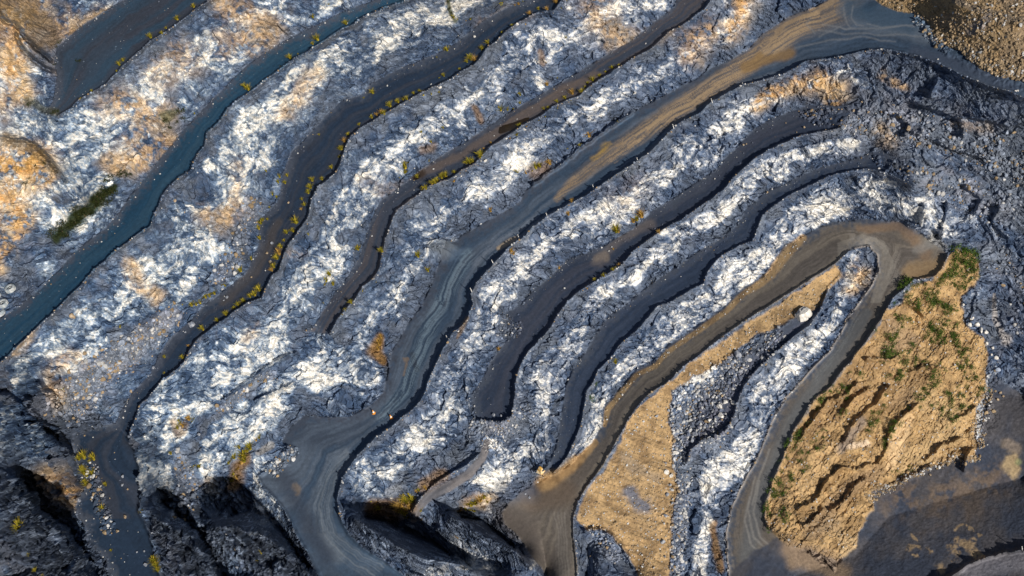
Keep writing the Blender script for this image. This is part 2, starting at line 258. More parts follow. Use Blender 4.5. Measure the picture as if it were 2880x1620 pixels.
# ---------------------------------------------------------------- rock faces
facet_w = np.clip(1 - floor - bottom - tan_tr, 0, 1)
facet_w = np.clip(facet_w - tanhill * .95 - tanmid, 0, 1)
tt = dc / (dc + dt + 1e-3)                                       # 0 at the crest, 1 at the toe
nz1 = fbm(VX / 45, VY / 45, 4, 31); nz2 = fbm(VX / 16, VY / 16, 3, 37); nz3 = fbm(VX / 7, VY / 7, 3, 41)
white = ss(.16, .44, tt + (nz1 - .5) * .5) * (1 - ss(.56, .80, tt + (nz1 - .5) * .7)) * facet_w
white = white * (1 - .85 * poly(L("2170,140 2576,240 2576,720 2450,610 2350,540 2345,490 2270,440 2200,380 2130,330 2040,305 2110,250 2200,225 2140,185"), 30, 6)) * (1 - .8 * poly(L("230,760 420,790 470,800 500,850 440,960 350,1060 300,1080 150,1100 100,980 180,930 290,880"), 30, 6))
# regions whose walls differ from the crest/toe pattern
wadd = [ (L("0,60 40,110 80,190 60,240 10,270"), 30, .7), (L("180,20 250,0 330,-40"), 34, .75), (L("170,60 200,30"), 20, .6),
 (L("60,345 110,390 160,440 200,480"), 26, 1.0), (L("60,560 100,530 130,560"), 34, .9), (L("200,300 300,300 370,330"), 42, .7), (L("300,400 360,380 400,340"), 25, .8),
 (L("330,700 380,760 420,760 470,690 500,630 450,650"), 24, .8), (L("230,800 300,790 380,770"), 26, .7), (L("120,920 200,925 280,885"), 20, .8), (L("30,1110 90,1160 150,1230"), 38, .45),
 (L("520,600 580,560 560,520"), 35, .35), (L("400,960 450,930 520,910 600,880 660,880"), 28, .9), (L("650,890 690,840 740,800 720,720 760,620 830,640"), 20, .5), (L("350,1060 400,1020 440,1010"), 30, .75),
 (L("560,1110 620,1070 680,1020 740,980 850,930 930,940"), 34, 1.0), (L("540,1150 600,1100 680,1050"), 28, .9), (L("380,1130 430,1220 440,1300"), 16, .4),
 (L("920,1190 980,1150 1060,1110 1120,1060 1160,1100"), 40, .75), (L("900,1230 970,1250"), 22, .7), (L("1140,1020 1180,960 1150,900 1200,850 1230,800"), 22, .6),
 (L("1180,1230 1250,1200 1310,1150 1360,1110"), 26, 1.0), (L("1220,1180 1260,1150 1350,1080"), 14, .7), (L("1470,1130 1500,1080 1505,1030 1530,1000"), 11, 1.0), (L("1290,960 1380,960 1440,890"), 18, .6),
 (L("2110,800 2070,845 2020,900 1980,935 1945,985 1920,1040"), (13, 20, 18), 1.5), (L("1910,1060 1870,1130 1850,1180 1800,1220 1760,1250 1770,1320 1755,1440"), (16, 34, 24, 22, 22), 1.5), (L("2130,680 2140,720 2105,790"), (14, 20, 16), 1.2),
 (L("2200,320 2290,370 2400,420 2480,470"), 14, .35), (L("2330,570 2400,560 2470,560 2560,610 2576,660"), 22, .5), (L("2430,820 2460,835 2475,850"), 11, 1.0), (L("2485,880 2500,910 2510,930"), 9, .8), (L("2460,740 2500,770 2540,840 2500,870"), 32, .4),
 (L("1210,1410 1240,1400 1300,1390"), 10, .8), (L("1080,1440 1130,1430 1110,1470"), 16, .7), (L("2450,220 2380,250 2350,290"), 14, .3), (L("1420,1400 1470,1400"), 3, .3), (L("0,820 60,880"), 1, 0),
 (L("2344,285 2420,302 2484,300 2540,320 2564,303"), 7, .8), (L("2350,376 2390,390 2430,408 2500,415"), 9, .7), (L("2297,405 2344,436 2340,450"), 7, .7), (L("2290,200 2330,225 2300,240"), 14, .5), (L("2370,440 2400,470 2380,500 2440,520"), 12, .5), (L("2250,300 2290,290"), 10, .5), (L("2180,180 2120,190 2060,215"), 12, .5), (L("1560,1420 1600,1449"), 10, .3)]
wadd += [(L('1500,1000 1560,935 1620,895 1700,825 1780,775 1850,725 1905,665 1950,610 2010,560 2090,525 2180,505 2270,515 2320,545'), (10, 16, 20, 22, 22, 24, 26, 26, 26, 24, 20), 1.1), (L('1850,470 1890,440 1950,410 2010,385 2080,370'), 16, 1.0), (L('1640,560 1700,590 1760,560 1820,530'), 16, .9), (L('1720,360 1760,400 1800,380'), 26, .8)]
for p, w, v in wadd: white = np.maximum(white, brush(p, w) * v * np.clip(facet_w + .0, 0, 1))
wsub = [ (L("0,980 60,1010 130,1060 200,1100"), 30, .6), (L("100,1010 170,1050 220,1030"), 30, .8), (L("180,1010 240,940 330,880 400,820 440,790"), (46, 40, 36, 20), .92), (L("560,690 500,740 600,640 620,560"), 26, .75), (L("660,500 650,560"), 22, .5),
 (L("0,1220 60,1300 100,1350 60,1449"), 55, .75), (L("450,1140 480,1200 470,1260"), 28, .75), (L("770,880 710,922 640,968 570,1018 515,1062 480,1120 465,1200 485,1270"), (14, 18, 20, 26, 34), .92), (L("430,1000 400,1080 390,1150"), 12, .4), (L("880,640 920,620 870,760 900,800"), 26, .35), (L("1380,940 1420,900 1350,880"), 12, .4), (L("560,1380 640,1420 700,1449"), 50, .8), (L("400,1330 460,1420"), 34, .6),
 (L("760,1000 800,1080 850,1050"), 30, .8), (L("1060,1170 1140,1140 1180,1080 1220,1070"), (20, 26, 34), .85), (L("1110,1230 1170,1240 1100,1290 1200,1320 1300,1400"), 36, .85), (L("1020,1200 1090,1180"), 22, .7),
 (L("1340,1190 1320,1240 1270,1270"), 34, .9), (L("1290,1000 1340,1060 1280,1100"), 26, .8), (L("2050,300 2150,300 2250,310 2350,330 2460,370 2576,380"), (24, 44, 40, 46, 50), .9), (L("2150,420 2260,420 2360,450 2480,500 2576,540"), (16, 30, 40), .7),
 (L("2190,150 2300,190 2400,240 2500,280 2576,330"), 34, .75), (L("2430,640 2500,680 2560,760 2576,700"), 44, .7), (L("2480,800 2576,900 2540,1000"), 50, .8), (L("1730,1180 1740,1260 1720,1360 1710,1449"), 28, .85), (L("1800,1100 1850,1060"), 26, .7),
 (L("1560,1350 1520,1400 1560,1449"), 40, .85), (L("2080,790 2100,740"), 12, .6), (L("2175,650 2190,690 2150,750"), 16, .6), (L("40,600 120,640 160,640 60,680"), 50, .8), (L("240,1290 270,1340"), 30, .7), (L("300,380 250,350"), 0.1, 0)]
white = np.clip(white, 0, 1.25)
for p, w, v in wsub: white = white * (1 - brush(p, w) * v)

# base positions ---------------------------------------------------
def unproject(vx, vy, z):
    px = vx * (2880 / 2576.) - 1440; py = 810 - vy * (2880 / 2576.)
    d = np.stack([px, py, np.full_like(px, -FPX)], -1) @ RW.T
    t = (z - CAM[2]) / d[..., 2]
    return CAM + d * t[..., None]
Z = Z0.copy()
lump = .6 + .8 * fbm(ac / 14., dc * 0 + 3.3, 3, 3)
haul = brush(L("2134,137 1967,187 1717,303 1375,543 1235,670 1135,840 1015,1046 859,1206"), 26, 0)
bh = (1.45 + .5 * haul)
bh = bh * (1 - .5 * brush([q for q in crestF], 14, 0)) * (1 - .25 * brush(crestG2, 12, 0)) * (1 - .3 * brush(crestFo, 12, 0)); bh = bh * (1 - .75 * brush(L("2117,670 2114,696 2090,716"), 12, 0)) 
Z += bh * lump * np.exp(-(dc / np.where(sc < 0, 2.0, 6.5)) ** 2)
Z += .9 * (.5 + fbm(an / 9., an * 0 + 1.3, 3, 7)) * np.exp(-(dn / 5.) ** 2)
dl, al, sl_ = field([(p, 70 + i) for i, p in enumerate(tanled)], 24, 3.5); Z += 1.5 * (.3 + 1.3 * fbm(al / 16., al * 0, 3, 3)) * np.exp(-(dl / 4.5) ** 2)
dx, ax, sx = field([(p, 90 + i) for i, p in enumerate(berm_extra)], 24, 4); Z += (1.8 + 1.8 * (VX < 200)) * (.2 + 1.5 * fbm(ax / 18., ax * 0, 3, 3)) * np.exp(-(dx / 4.5) ** 2)
di, ai, si = field(li(innerF), 20); inner_b = np.exp(-(di / 2.6) ** 2); Z += .45 * inner_b
rub = np.zeros((NY, NX), np.float32)
RUB = [ (L("180,1010 240,940 330,880 400,820 440,790"), (46, 40, 30, 20), .9), (L("2030,290 2110,300 2200,310 2330,330"), (16, 30, 36, 36), 1.), (L("2330,330 2440,370 2576,400"), (46, 50, 60), .8), (L("2200,400 2300,440 2420,490 2520,540"), (10, 20, 40, 50), .8),
 (L("1200,1075 1250,1085 1290,1070 1230,1120"), 18, 1.), (L("1250,800 1300,830 1260,840"), 14, .7), (L("1960,850 1900,895 1850,930 1800,960 1750,1000 1720,1060 1710,1120 1715,1200 1710,1300 1700,1449"), (16, 24, 34, 42, 44, 30, 20, 20, 18, 16), 1.), (L("1770,1020 1800,1060 1770,1100"), 34, 1.),
 (L("2310,50 2345,100 2400,135 2480,180 2576,215"), (10, 12, 16, 18), .8), (L("2460,1000 2490,1040 2470,1090"), 20, .9), (L("640,520 600,620 560,700"), 24, .45), (L("1325,1040 1360,1060"), 20, .6), (L("2500,640 2560,740 2576,820"), 34, .5), (L("690,1180 730,1140"), 16, .8),
 (L("450,1150 480,1230 460,1290"), 20, .5), (L("560,1030 600,1000 680,950"), 14, .5), (L("230,1180 250,1260 270,1330"), 16, .5), (L("1500,1345 1540,1400"), 20, .5), (L("2490,860 2510,920 2500,960"), 16, .6)]
for p, w, v in RUB: rub = np.maximum(rub, brush(p, w) * v)
flat_ = np.clip(floor * (1 - rub) , 0, 1)
Pb = unproject(VX, VY, Z)
print('terrain solved', NX, NY, Z0.min(), Z0.max())

def facets(P, cell, seed):
    q = P / np.array(cell); i0 = np.floor(q).astype(np.int64); best = np.full(len(P), 1e9); bid = np.zeros(len(P), np.int64); bc = np.zeros_like(P)
    for dx_ in (-1, 0, 1):
        for dy_ in (-1, 0, 1):
            for dz_ in (-1, 0, 1):
                i = i0 + (dx_, dy_, dz_); h = ((i[:, 0] * 73856093) ^ (i[:, 1] * 19349663) ^ (i[:, 2] * 83492791) ^ (seed * 7919)) & 0x7fffffff; h = (h * 1103515245 + 12345) & 0x7fffffff; h = h ^ (h >> 13)
                c = i + np.stack([TAB3[h & 65535], TAB3[(h * 31 + 7) & 65535], TAB3[(h * 57 + 11) & 65535]], 1)
                d = ((q - c) ** 2).sum(1); m = d < best; best[m] = d[m]; bid[m] = h[m]; bc[m] = c[m]
    n = np.stack([TAB3[(bid * 101 + 1) & 65535], TAB3[(bid * 103 + 2) & 65535], TAB3[(bid * 107 + 3) & 65535]], 1) - .5
    n /= np.linalg.norm(n, axis=1)[:, None]
    return ((q - bc) * n).sum(1), TAB3[(bid * 211 + 5) & 65535]
fw = np.clip(np.maximum(facet_w, rub * .7), 0, 1); fw = np.maximum(fw, tan_tr * .3); fw = np.maximum(fw, tanhill * .28); fw = np.maximum(fw, tanmid * .1)
crest_smooth = ss(2, 16, dc) * .55 + .45
m = fw > .04
Pm = Pb[m]; ang = math.radians(-32); ca, sa = math.cos(ang), math.sin(ang)
wob = np.stack([fbm(VX / 60, VY / 60, 3, 61)[m], fbm(VX / 60, VY / 60, 3, 67)[m], fbm(VX / 60, VY / 60, 3, 71)[m]], 1) * 5
Pq = Pm + wob; Pr = np.stack([Pq[:, 0] * ca + Pq[:, 2] * sa, Pq[:, 1], -Pq[:, 0] * sa + Pq[:, 2] * ca], 1)
f1, r1 = facets(Pr, (5.5, 4.5, 3.2), 1); f2, r2 = facets(Pr, (3.2, 2.2, 1.15), 2); f3, r3 = facets(Pr, (1.3, 1.1, .5), 3)
disp = np.zeros((NY, NX)); R1 = np.full((NY, NX), .5); R2 = R1.copy(); R3 = R1.copy()
disp[m] = (f1 * 1.3 + (r1 - .5) * .55 + f2 * .95 + (r2 - .5) * .34 + f3 * .52 + (r3 - .5) * .2)
R1[m] = r1; R2[m] = r2; R3[m] = r3
ledgy = np.maximum(brush(L('0,1000 150,1100 60,1350 180,1449'), 110, 20) , brush(L('340,1130 400,1250 470,1400 560,1260 740,1449'), 60, 20)); amp = fw * crest_smooth * (1 + .7 * ledgy)
amp = amp * (1 - .5 * rub) 
disp *= amp
und = (fbm(VX / 90, VY / 90, 4, 81) - .5)
jag = 1 - np.abs(2 * turned(50, 55, 9, 201, 4) - 1); jag2 = 1 - np.abs(2 * turned(42, 26, 5, 207, 3) - 1)
disp += np.clip(ledgy, 0, 1) * facet_w * (3.2 * (ss(.55, .98, jag) - .3) + 1.3 * (ss(.6, .98, jag2) - .3))
Pd = Pb + disp[..., None] * np.array([0, -.79, .61])
Pd[..., 2] += (und * 2.6 * np.maximum(tanhill, tanmid * .5) + (nz3 - .5) * .5 * np.maximum(tanhill, tan_tr) + (nz2 - .5) * .9 * tanhill + (nz2 - .5) * .5 * bottom * .4 + (nz3 - .5) * .05 * floor + (nz3 - .5) * .5 * rub)
# the loose heap beside the haul road
er = turned(-52, 60, 14, 171, 4); Pd[..., 2] -= tanhill * (1 - ss(.0, .13, np.abs(er - .5))) * .38; er2 = turned(25, 34, 9, 173, 3); Pd[..., 2] -= tanhill * (1 - ss(.0, .05, np.abs(er2 - .5))) * .3
rl = turned(22, 90, 11, 231, 5); rl = rl + .5 * WX; Pd[..., 2] += tanmid * ((rl - .5) * .8 + (nz3 - .5) * .3)
hp = np.exp(-(((VX - 1112) / 40) ** 2 + ((VY - 630) / 24) ** 2) ** 2); Pd[..., 2] += hp * (2.0 + 1.6 * (turned(15, 40, 5, 181) - .5))

# ---------------------------------------------------------------- colour of the ground (albedo), with shade deepened on the nose walls
def mixc(c, col_, w):
    w = np.clip(w, 0, 1)[..., None]; return c * (1 - w) + np.array(col_) * w
col_ = np.zeros((NY, NX, 3)) + np.array((.145, .175, .235))
gy = fbm(VX / 60, VY / 60, 4, 91)
col_ = mixc(col_, (.19, .21, .27), ss(.35, .7, gy)); col_ = mixc(col_, (.09, .115, .17), ss(.5, .8, nz2) * .6)
blue_l = ss(1500, 300, VX)                                          # the left of the pit is bluer stone
# rock
ledgy_c = np.maximum(brush(L('0,1000 150,1100 20,1330 180,1449'), 90, 60), brush(L('340,1130 400,1250 470,1400 560,1260 740,1449'), 60, 60))
gen = facet_w * (.14 + .26 * ss(.3, .7, gy)) * (1 - .75 * rub) * (1 - .6 * tan_tr) * (1 - .8 * brush(L('2150,300 2300,330 2576,420 2576,600'), 90, 40)) * (1 - .5 * ledgy_c); white = np.maximum(white, gen)
va = 1 - np.abs(2 * turned(-35, 34, 9, 131) - 1); vb = 1 - np.abs(2 * turned(38, 26, 7, 137) - 1); vc_ = 1 - np.abs(2 * turned(8, 18, 8, 139) - 1)
vein = np.maximum(ss(.90, .985, va), np.maximum(ss(.90, .99, vb) * .9, ss(.93, .99, vc_) * .7))
fine = turned(-40, 9, 4, 151, 3)
strk = fbm(ac / 55. + nz1 * 2, (tt + (nz1 - .5) * .35) * 13, 4, 221); strk2 = fbm(ac / 90. + nz1 * 3, (tt + (nz1 - .5) * .3) * 24, 3, 227); down = turned(64, 16, 4.5, 163, 3); big = fbm(VX / 85, VY / 85, 3, 157)
q = .38 * R2 + .22 * R3 + .16 * R1 + .3 * (nz2 - .5) + .28 * (fine - .5) + .75 * (big - .5) + .22 * vein + .22 * (down - .5) + .55 * (strk - .5) + .22 * ss(.62, .72, strk2) * ss(.3, .6, white) - .17
q = q * .55 + .45 * q * ss(.1, .9, white) + (white - .5) * .34
q = np.where(white > .03, q, 0)
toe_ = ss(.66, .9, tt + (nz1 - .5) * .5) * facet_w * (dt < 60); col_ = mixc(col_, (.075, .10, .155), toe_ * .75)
qx = [0, .16, .30, .44, .60, .80]; 
ramp = [(.045, .075, .145), (.085, .125, .21), (.155, .20, .295), (.28, .325, .41), (.52, .545, .59), (.78, .765, .735)]
q = q - .16 * ledgy_c
rockc = np.stack([np.interp(q, qx, [c_[k] for c_ in ramp]) for k in range(3)], -1)
rockc = rockc * (1 - blue_l[..., None] * np.array((.13, .02, -.04)) * (1 - ss(.4, .8, q))[..., None])
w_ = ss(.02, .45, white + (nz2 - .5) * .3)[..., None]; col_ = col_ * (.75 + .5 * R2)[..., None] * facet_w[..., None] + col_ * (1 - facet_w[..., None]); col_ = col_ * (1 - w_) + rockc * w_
# ochre stain in the rock
OCH = [(L('0,20 60,60 30,160 60,230'), 26, .8), (L('150,60 190,100 260,60 330,30'), 22, .5), (L('300,240 380,300 330,350'), 22, .5), (L('20,500 60,560 10,620'), 22, .8), (L('80,400 120,450 60,430'), 22, .9), (L("1490,20 1520,60 1560,90"), 34, .5), (L("1870,0 1860,40 1840,80"), 20, .8), (L("1740,100 1790,70 1730,140"), 24, .55), (L("1900,265 1950,240 2010,215 2060,205 2110,225 2090,250"), (14, 16, 26, 24, 16), .8), (L("2230,190 2270,215"), 12, .6), (L("2210,330 2250,360"), 16, .35),
 (L("560,0 600,30 680,70 640,100 560,110"), 32, .55), (L("450,130 400,190 480,150"), 30, .4), (L("260,270 350,280 420,290"), 26, .4), (L("290,410 350,400 410,360"), 26, .75), (L("0,60 30,150 40,230 10,260"), 30, .6), (L("0,0 40,30 80,20"), 40, .7), (L("180,40 200,80 260,30"), 20, .4),
 (L("0,390 60,400 100,400 60,450 20,480"), 38, .95), (L("0,500 30,540 0,600"), 30, .75), (L("10,640 0,680"), 12, .8), (L("160,90 200,130 150,170"), 26, .3), (L("520,545 560,560 600,520"), 22, .5), (L("330,660 350,720 400,750"), 14, .6), (L("790,190 750,250 720,290"), 18, .5), (L("560,540 590,500 600,410"), 14, .35),
 (L("140,1230 180,1240 120,1200"), 28, .85), (L("150,1010 130,930 190,900"), 18, .45), (L("620,850 640,830"), 14, .35), (L("540,1230 520,1210"), 12, .4), (L("1170,1280 1200,1265 1230,1250"), (16, 20, 12), 1.), (L("1560,500 1600,470"), 30, .15), (L("2040,700 2160,690"), 10, .3), (L("2150,670 2180,700 2140,730"), 12, .55),
 (L("100,790 60,860 20,900"), 10, .5), (L("1330,30 1210,60"), 14, .25), (L("1640,90 1700,60"), 18, .3), (L("2490,330 2400,310"), 10, .25), (L("1100,640 1140,680"), .1, 0), (L("920,460 990,480"), 20, .18), (L("700,620 760,640"), 10, .2)]
for p, w, v in OCH: col_ = mixc(col_, (.56, .36, .16), brush(p, w, 34, .8) * np.minimum(1, v * 1.25) * ss(.30, .58, nz3 * .5 + nz2 * .5) * (.5 + .5 * R2) * (1 - floor))
for p, w, v in OCH: col_ = mixc(col_, (.70, .55, .36), brush(p, np.array(w) * 1.5, 34, .8) * v * .45 * ss(.45, .6, nz1) * (1 - floor))
nose_shade = np.clip(brush(L('0,1180 60,1260 120,1350 180,1440'), 75, 50) + brush(L('400,1250 470,1330 520,1420'), 50, 40) + brush(L('560,1280 620,1340 720,1380 760,1449'), 66, 40) + brush(L('930,1310 1030,1360 1130,1400'), 50, 40) + brush(L('1160,1310 1220,1330 1290,1380'), 40, 40), 0, 1) * facet_w  # dark ledge rock, darkened further so the shade on the nose walls deepens
col_ = col_ * (1 - nose_shade[..., None] * .8) + (np.array((.05, .07, .115)) + np.array((.16, .19, .24)) * ss(.62, .9, R2 * .6 + nz2 * .5)[..., None]) * (.7 + .64 * R2[..., None]) * nose_shade[..., None] * .8
col_ = mixc(col_, (.20, .14, .08), brush(L('0,0 50,20 90,50 110,90'), 34, 40) * .8 * (1 - floor)); col_ = mixc(col_, (.52, .31, .09), brush(L('0,420 50,410 90,400'), 24, 30) * .75 * ss(.4, .55, nz2)); col_ = mixc(col_, (.26, .19, .11), brush(L('20,350 90,380 130,420'), 14, 20) * .7)
# floors: compacted stone, streaked along the road
s_ = dt / (dc + dt + 1e-3)
trk = fbm(s_ * 34 + nz1 * 3, ac / 70., 4, 101, .75); trk2 = fbm(s_ * 9 + nz1 * 1.5, ac / 300., 2, 103)
def paint(mask, base, alt, k=1., sc_w=26):
    global col_
    b = np.array(base) * (1 - ss(.35, .7, trk2)[..., None]) + np.array(alt) * ss(.35, .7, trk2)[..., None]
    b = b * (1 + k * .7 * (trk - .5) + .25 * (nz3 - .5))[..., None]
    w = (np.clip(mask, 0, 1) * ss(-2, sc_w, dt + (nz3 - .5) * 34 + (nz1 - .5) * 24))[..., None]; u = np.clip(mask, 0, 1)[..., None] * .85; scree = np.array((.075, .095, .14)) * (.7 + .6 * R3 + .8 * (nz3 - .5))[..., None]; col_ = col_ * (1 - u) + scree * u; col_ = col_ * (1 - w) + b * w
paint(A_, (.055, .068, .10), (.04, .08, .135)); paint(B_, (.017, .068, .135), (.03, .085, .15), 1.)
paint(Cc, (.022, .043, .085), (.04, .052, .082)); paint(D_, (.045, .062, .10), (.09, .085, .10), .6, 12)
paint(G1_, (.038, .056, .10), (.062, .075, .115), .6); paint(G2_, (.033, .053, .10), (.05, .072, .125), .8)
paint(E_, (.05, .085, .145), (.10, .135, .195), 1.3); paint(F_, (.135, .122, .115), (.20, .178, .155), 1.2); paint(H_, (.08, .10, .15), (.11, .12, .17)); paint(T_, (.115, .12, .145), (.15, .145, .16), .3)
def dab(pts, w, c, v, msk=None, warp=16, soft=.6, nz=None):
    global col_
    b = brush(pts, w, warp, soft) * v
    if msk is not None: b = b * msk
    if nz is not None: b = b * nz
    col_ = mixc(col_, c, b)
stk = ss(.42, .6, trk)
dab(L("2120,10 2000,60 1917,130 1800,215 1680,290 1560,370 1450,450 1400,500"), (40, 34, 26, 22, 22, 18, 14, 8), (.40, .29, .18), .85, E_, 6, .6, .35 + .65 * stk)
dab(L("2050,40 1960,110 1850,180 1760,240 1640,320 1540,400"), (14, 20, 16, 12), (.52, .38, .24), .8, E_, 6, .6, stk)
dab(L("1910,145 1870,170 1990,130"), 12, (.34, .21, .08), .7, E_); dab(L("1495,395 1520,370 1535,362"), (7, 9, 5), (.50, .33, .09), .85, E_, 22, .9, .4 + .6 * stk)
dab(L("1255,625 1285,605 1300,597"), (5, 6, 3), (.46, .36, .25), .9, None, 4); dab(L("1175,800 1160,830 1150,850"), (5, 6, 3), (.22, .16, .11), .7, None, 4); dab(L("1020,905 1015,945"), (3, 5, 3), (.28, .21, .15), .7, E_, 22, .9); dab(L("1035,895 1050,930"), 7, (.03, .035, .05), .6, E_, 14)
dab(L("1180,640 1120,740 1080,820 1050,900 1020,980 960,1050"), (14, 18, 16, 12), (.22, .31, .40), .7, E_, 6, .6, stk); dab(L("1350,560 1240,620 1200,660"), 16, (.22, .26, .33), .5, E_, 6, .6, stk)
dab(L("860,1140 820,1200 805,1260 815,1340 850,1400"), (18, 18, 16, 18), (.19, .235, .30), .5, E_, 6, .6, stk); dab(L("735,1225 750,1235 745,1245"), (5, 7, 4), (.34, .26, .18), .85, None, 30, .9)
dab(L("2130,20 2180,60 2300,80 2340,90"), 22, (.16, .20, .26), .6, E_); dab(L("2140,20 2280,60 2310,30 2200,40"), 26, (.05, .10, .17), .75, E_); dab(L("2300,130 2400,160 2540,220"), 16, (.07, .095, .15), .8, E_)
for p in ("2070,60 2150,75 2250,68 2310,62", "2060,90 2110,68 2150,72", "2000,120 2090,98 2180,95 2250,105", "2060,75 2130,85 2220,88 2340,92", "2120,20 2130,55 2140,70", "2145,15 2142,45 2155,65 2170,66", "2180,60 2230,70 2300,66", "2050,82 2030,60 2040,45"): dab(L(p), 2.2, (.28, .30, .33), .38, E_, 10, .95)
dab(L("1640,560 1560,600 1500,660"), 12, (.22, .19, .18), .5, G1_); dab(L("1500,650 1520,640 1525,650"), 9, (.26, .22, .19), .7, G1_, 6)
dab(L("1500,190 1420,225 1330,280 1240,340 1150,395 1050,440"), 10, (.20, .15, .12), .55, D_); dab(L("1040,440 1060,436"), 12, (.045, .03, .022), .9, D_, 6)
dab(L("700,560 640,680 560,760"), 12, (.12, .10, .085), .4, Cc); dab(L("300,130 250,170 220,230"), 26, (.045, .095, .16), .5, A_)
dab(L("2150,590 2200,600 2250,640 2245,700"), 16, (.29, .27, .25), .6, F_, 6, .8, stk); dab(L("2160,575 2260,572 2300,600 2330,640"), (9, 12, 16), (.26, .18, .12), .7, F_); dab(L("2320,690 2290,680 2360,670"), 20, (.40, .27, .14), .65, F_, 24)
dab(L("2180,790 2120,880 2060,960 1990,1060 1950,1160 1900,1280 1880,1400"), (14, 16, 16, 18, 20, 24), (.13, .14, .155), .85, F_, 6); dab(L("2160,790 2110,880 2050,960"), 7, (.22, .24, .26), .5, F_, 6, .8, stk)
for p in ("1900,1200 1880,1280 1895,1350 1950,1400 1975,1430", "1910,1210 1895,1290 1912,1350 1965,1400", "1935,1130 1905,1215 1892,1270", "1885,1250 1872,1310 1890,1370 1930,1410"): dab(L(p), 2.6, (.36, .35, .34), .4, None, 5, .95)
for k in range(7): dab([(1385 + k * 9, 1290), (1400 + k * 6, 1340), (1398 + k * 7, 1400), (1400 + k * 8, 1449)], 2.2, (.30, .28, .26), rng.uniform(.15, .5), None, 8, .95)
for k in range(8): dab([(870 + 3 * k, 1130 + 3 * k), (815 + 5 * k, 1200), (790 + 6 * k, 1270), (800 + 6.5 * k, 1340), (850 + 6 * k, 1400 - 3 * k), (930 + 6 * k, 1460 - 5 * k)], rng.uniform(1.2, 3.4), (.26, .30, .35), rng.uniform(.1, .45), None, 12, .95)
for k in range(9): dab([(2040 - 3 * k, 700 - 14 * k * .3), (2110, 612 + 5 * k), (2170 + k, 590 + 4 * k - 0), (2225 - k * 1.5, 610 + 5 * k), (2250 - 4 * k, 670), (2215 - 3 * k, 760)][1:] , 2.0, (.36, .34, .31), .4, F_, 6, .9)
col_ = mixc(col_, (.34, .31, .29), inner_b * .8)
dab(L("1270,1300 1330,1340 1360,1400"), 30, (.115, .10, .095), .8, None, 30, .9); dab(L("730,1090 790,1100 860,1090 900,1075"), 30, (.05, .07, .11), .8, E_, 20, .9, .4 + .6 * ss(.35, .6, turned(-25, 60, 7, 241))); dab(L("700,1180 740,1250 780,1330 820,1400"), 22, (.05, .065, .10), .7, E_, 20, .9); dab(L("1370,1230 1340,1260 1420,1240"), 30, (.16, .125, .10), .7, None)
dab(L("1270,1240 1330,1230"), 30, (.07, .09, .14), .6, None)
# tan spoil
nt1 = fbm(VX / 22, VY / 22, 4, 111)
tc = np.array((.45, .31, .16)) * (1 - ss(.4, .7, nt1)[..., None]) + np.array((.27, .18, .092)) * ss(.4, .7, nt1)[..., None]
tc = tc * (.85 + .3 * nz3[..., None])
spill = lambda mk: np.clip(mk, 0, 1)
for mk, v in ((tanhill, 1.), (tanmid, .95), (tanF, .85), (tanF2, .85)):
    w = np.clip(mk * v, 0, 1)[..., None]; col_ = col_ * (1 - w) + tc * w
ttr = (np.array((.25, .19, .13)) * (1 - ss(.4, .65, nz1)[..., None]) + np.array((.38, .27, .15)) * ss(.4, .65, nz1)[..., None]); w = tan_tr[..., None]; col_ = col_ * (1 - w) + ttr * w
dab(L("2401,0 2451,20 2517,40 2576,53 2700,100"), 9, (.22, .18, .14), .95, tan_tr, 3, .3); dab(L("2470,60 2440,80 2480,50"), 12, (.16, .17, .21), .7, tan_tr); dab(L("2360,30 2300,20 2250,10"), 16, (.34, .24, .13), .7, tan_tr)
dab(L('2120,960 2060,1060 2010,1160 1970,1260 1960,1330'), 26, (.24, .165, .095), .6, tanhill, 60, .9, ss(.3, .6, nz2)); dab(L('2260,790 2330,860 2290,960 2190,930'), 40, (.30, .205, .115), .55, tanhill, 60, .9, ss(.35, .6, nz1)); dab(L('2330,1010 2400,1060 2360,1130 2290,1150'), 34, (.50, .37, .21), .6, tanhill, 50, .9); dab(L('2150,970 2180,1000 2100,1020 2060,1040 2230,880 2150,940'), 30, (.30, .20, .11), .6, tanhill, 60, .9, ss(.35, .6, nz2)); dab(L("2170,1060 2130,1110 2110,1130 2150,1090"), 12, (.21, .18, .17), .8, tanhill); dab(L("2240,820 2290,850 2230,880"), 20, (.30, .22, .15), .6, tanhill); dab(L("2250,1010 2290,990"), 18, (.26, .18, .11), .7, tanhill); dab(L("2200,1190 2120,1240 2080,1290 2050,1340"), 22, (.27, .19, .12), .7, tanhill)
dab(L("2280,1060 2250,1120 2240,1170 2260,1090"), 16, (.62, .46, .28), .8, tanhill); dab(L("2140,1120 2180,1115"), 9, (.66, .54, .42), .8, tanhill); dab(L("2050,1180 2090,1130 2020,1220"), 20, (.56, .40, .22), .6, tanhill)
dab(L("2120,1340 2140,1370 2120,1410"), (13, 17, 11), (.46, .34, .20), .85, None, 60, .8); dab(L("2040,1330 2090,1320"), 24, (.27, .20, .13), .7, None)
dab(L("1640,1330 1600,1290 1640,1250 1580,1200"), 16, (.40, .29, .17), .5, tanmid); dab(L("1585,1235 1600,1270 1630,1275"), 17, (.13, .15, .21), .9, tanmid, 30); dab(L("1650,1200 1600,1180 1570,1150"), 14, (.28, .23, .18), .6, tanmid)
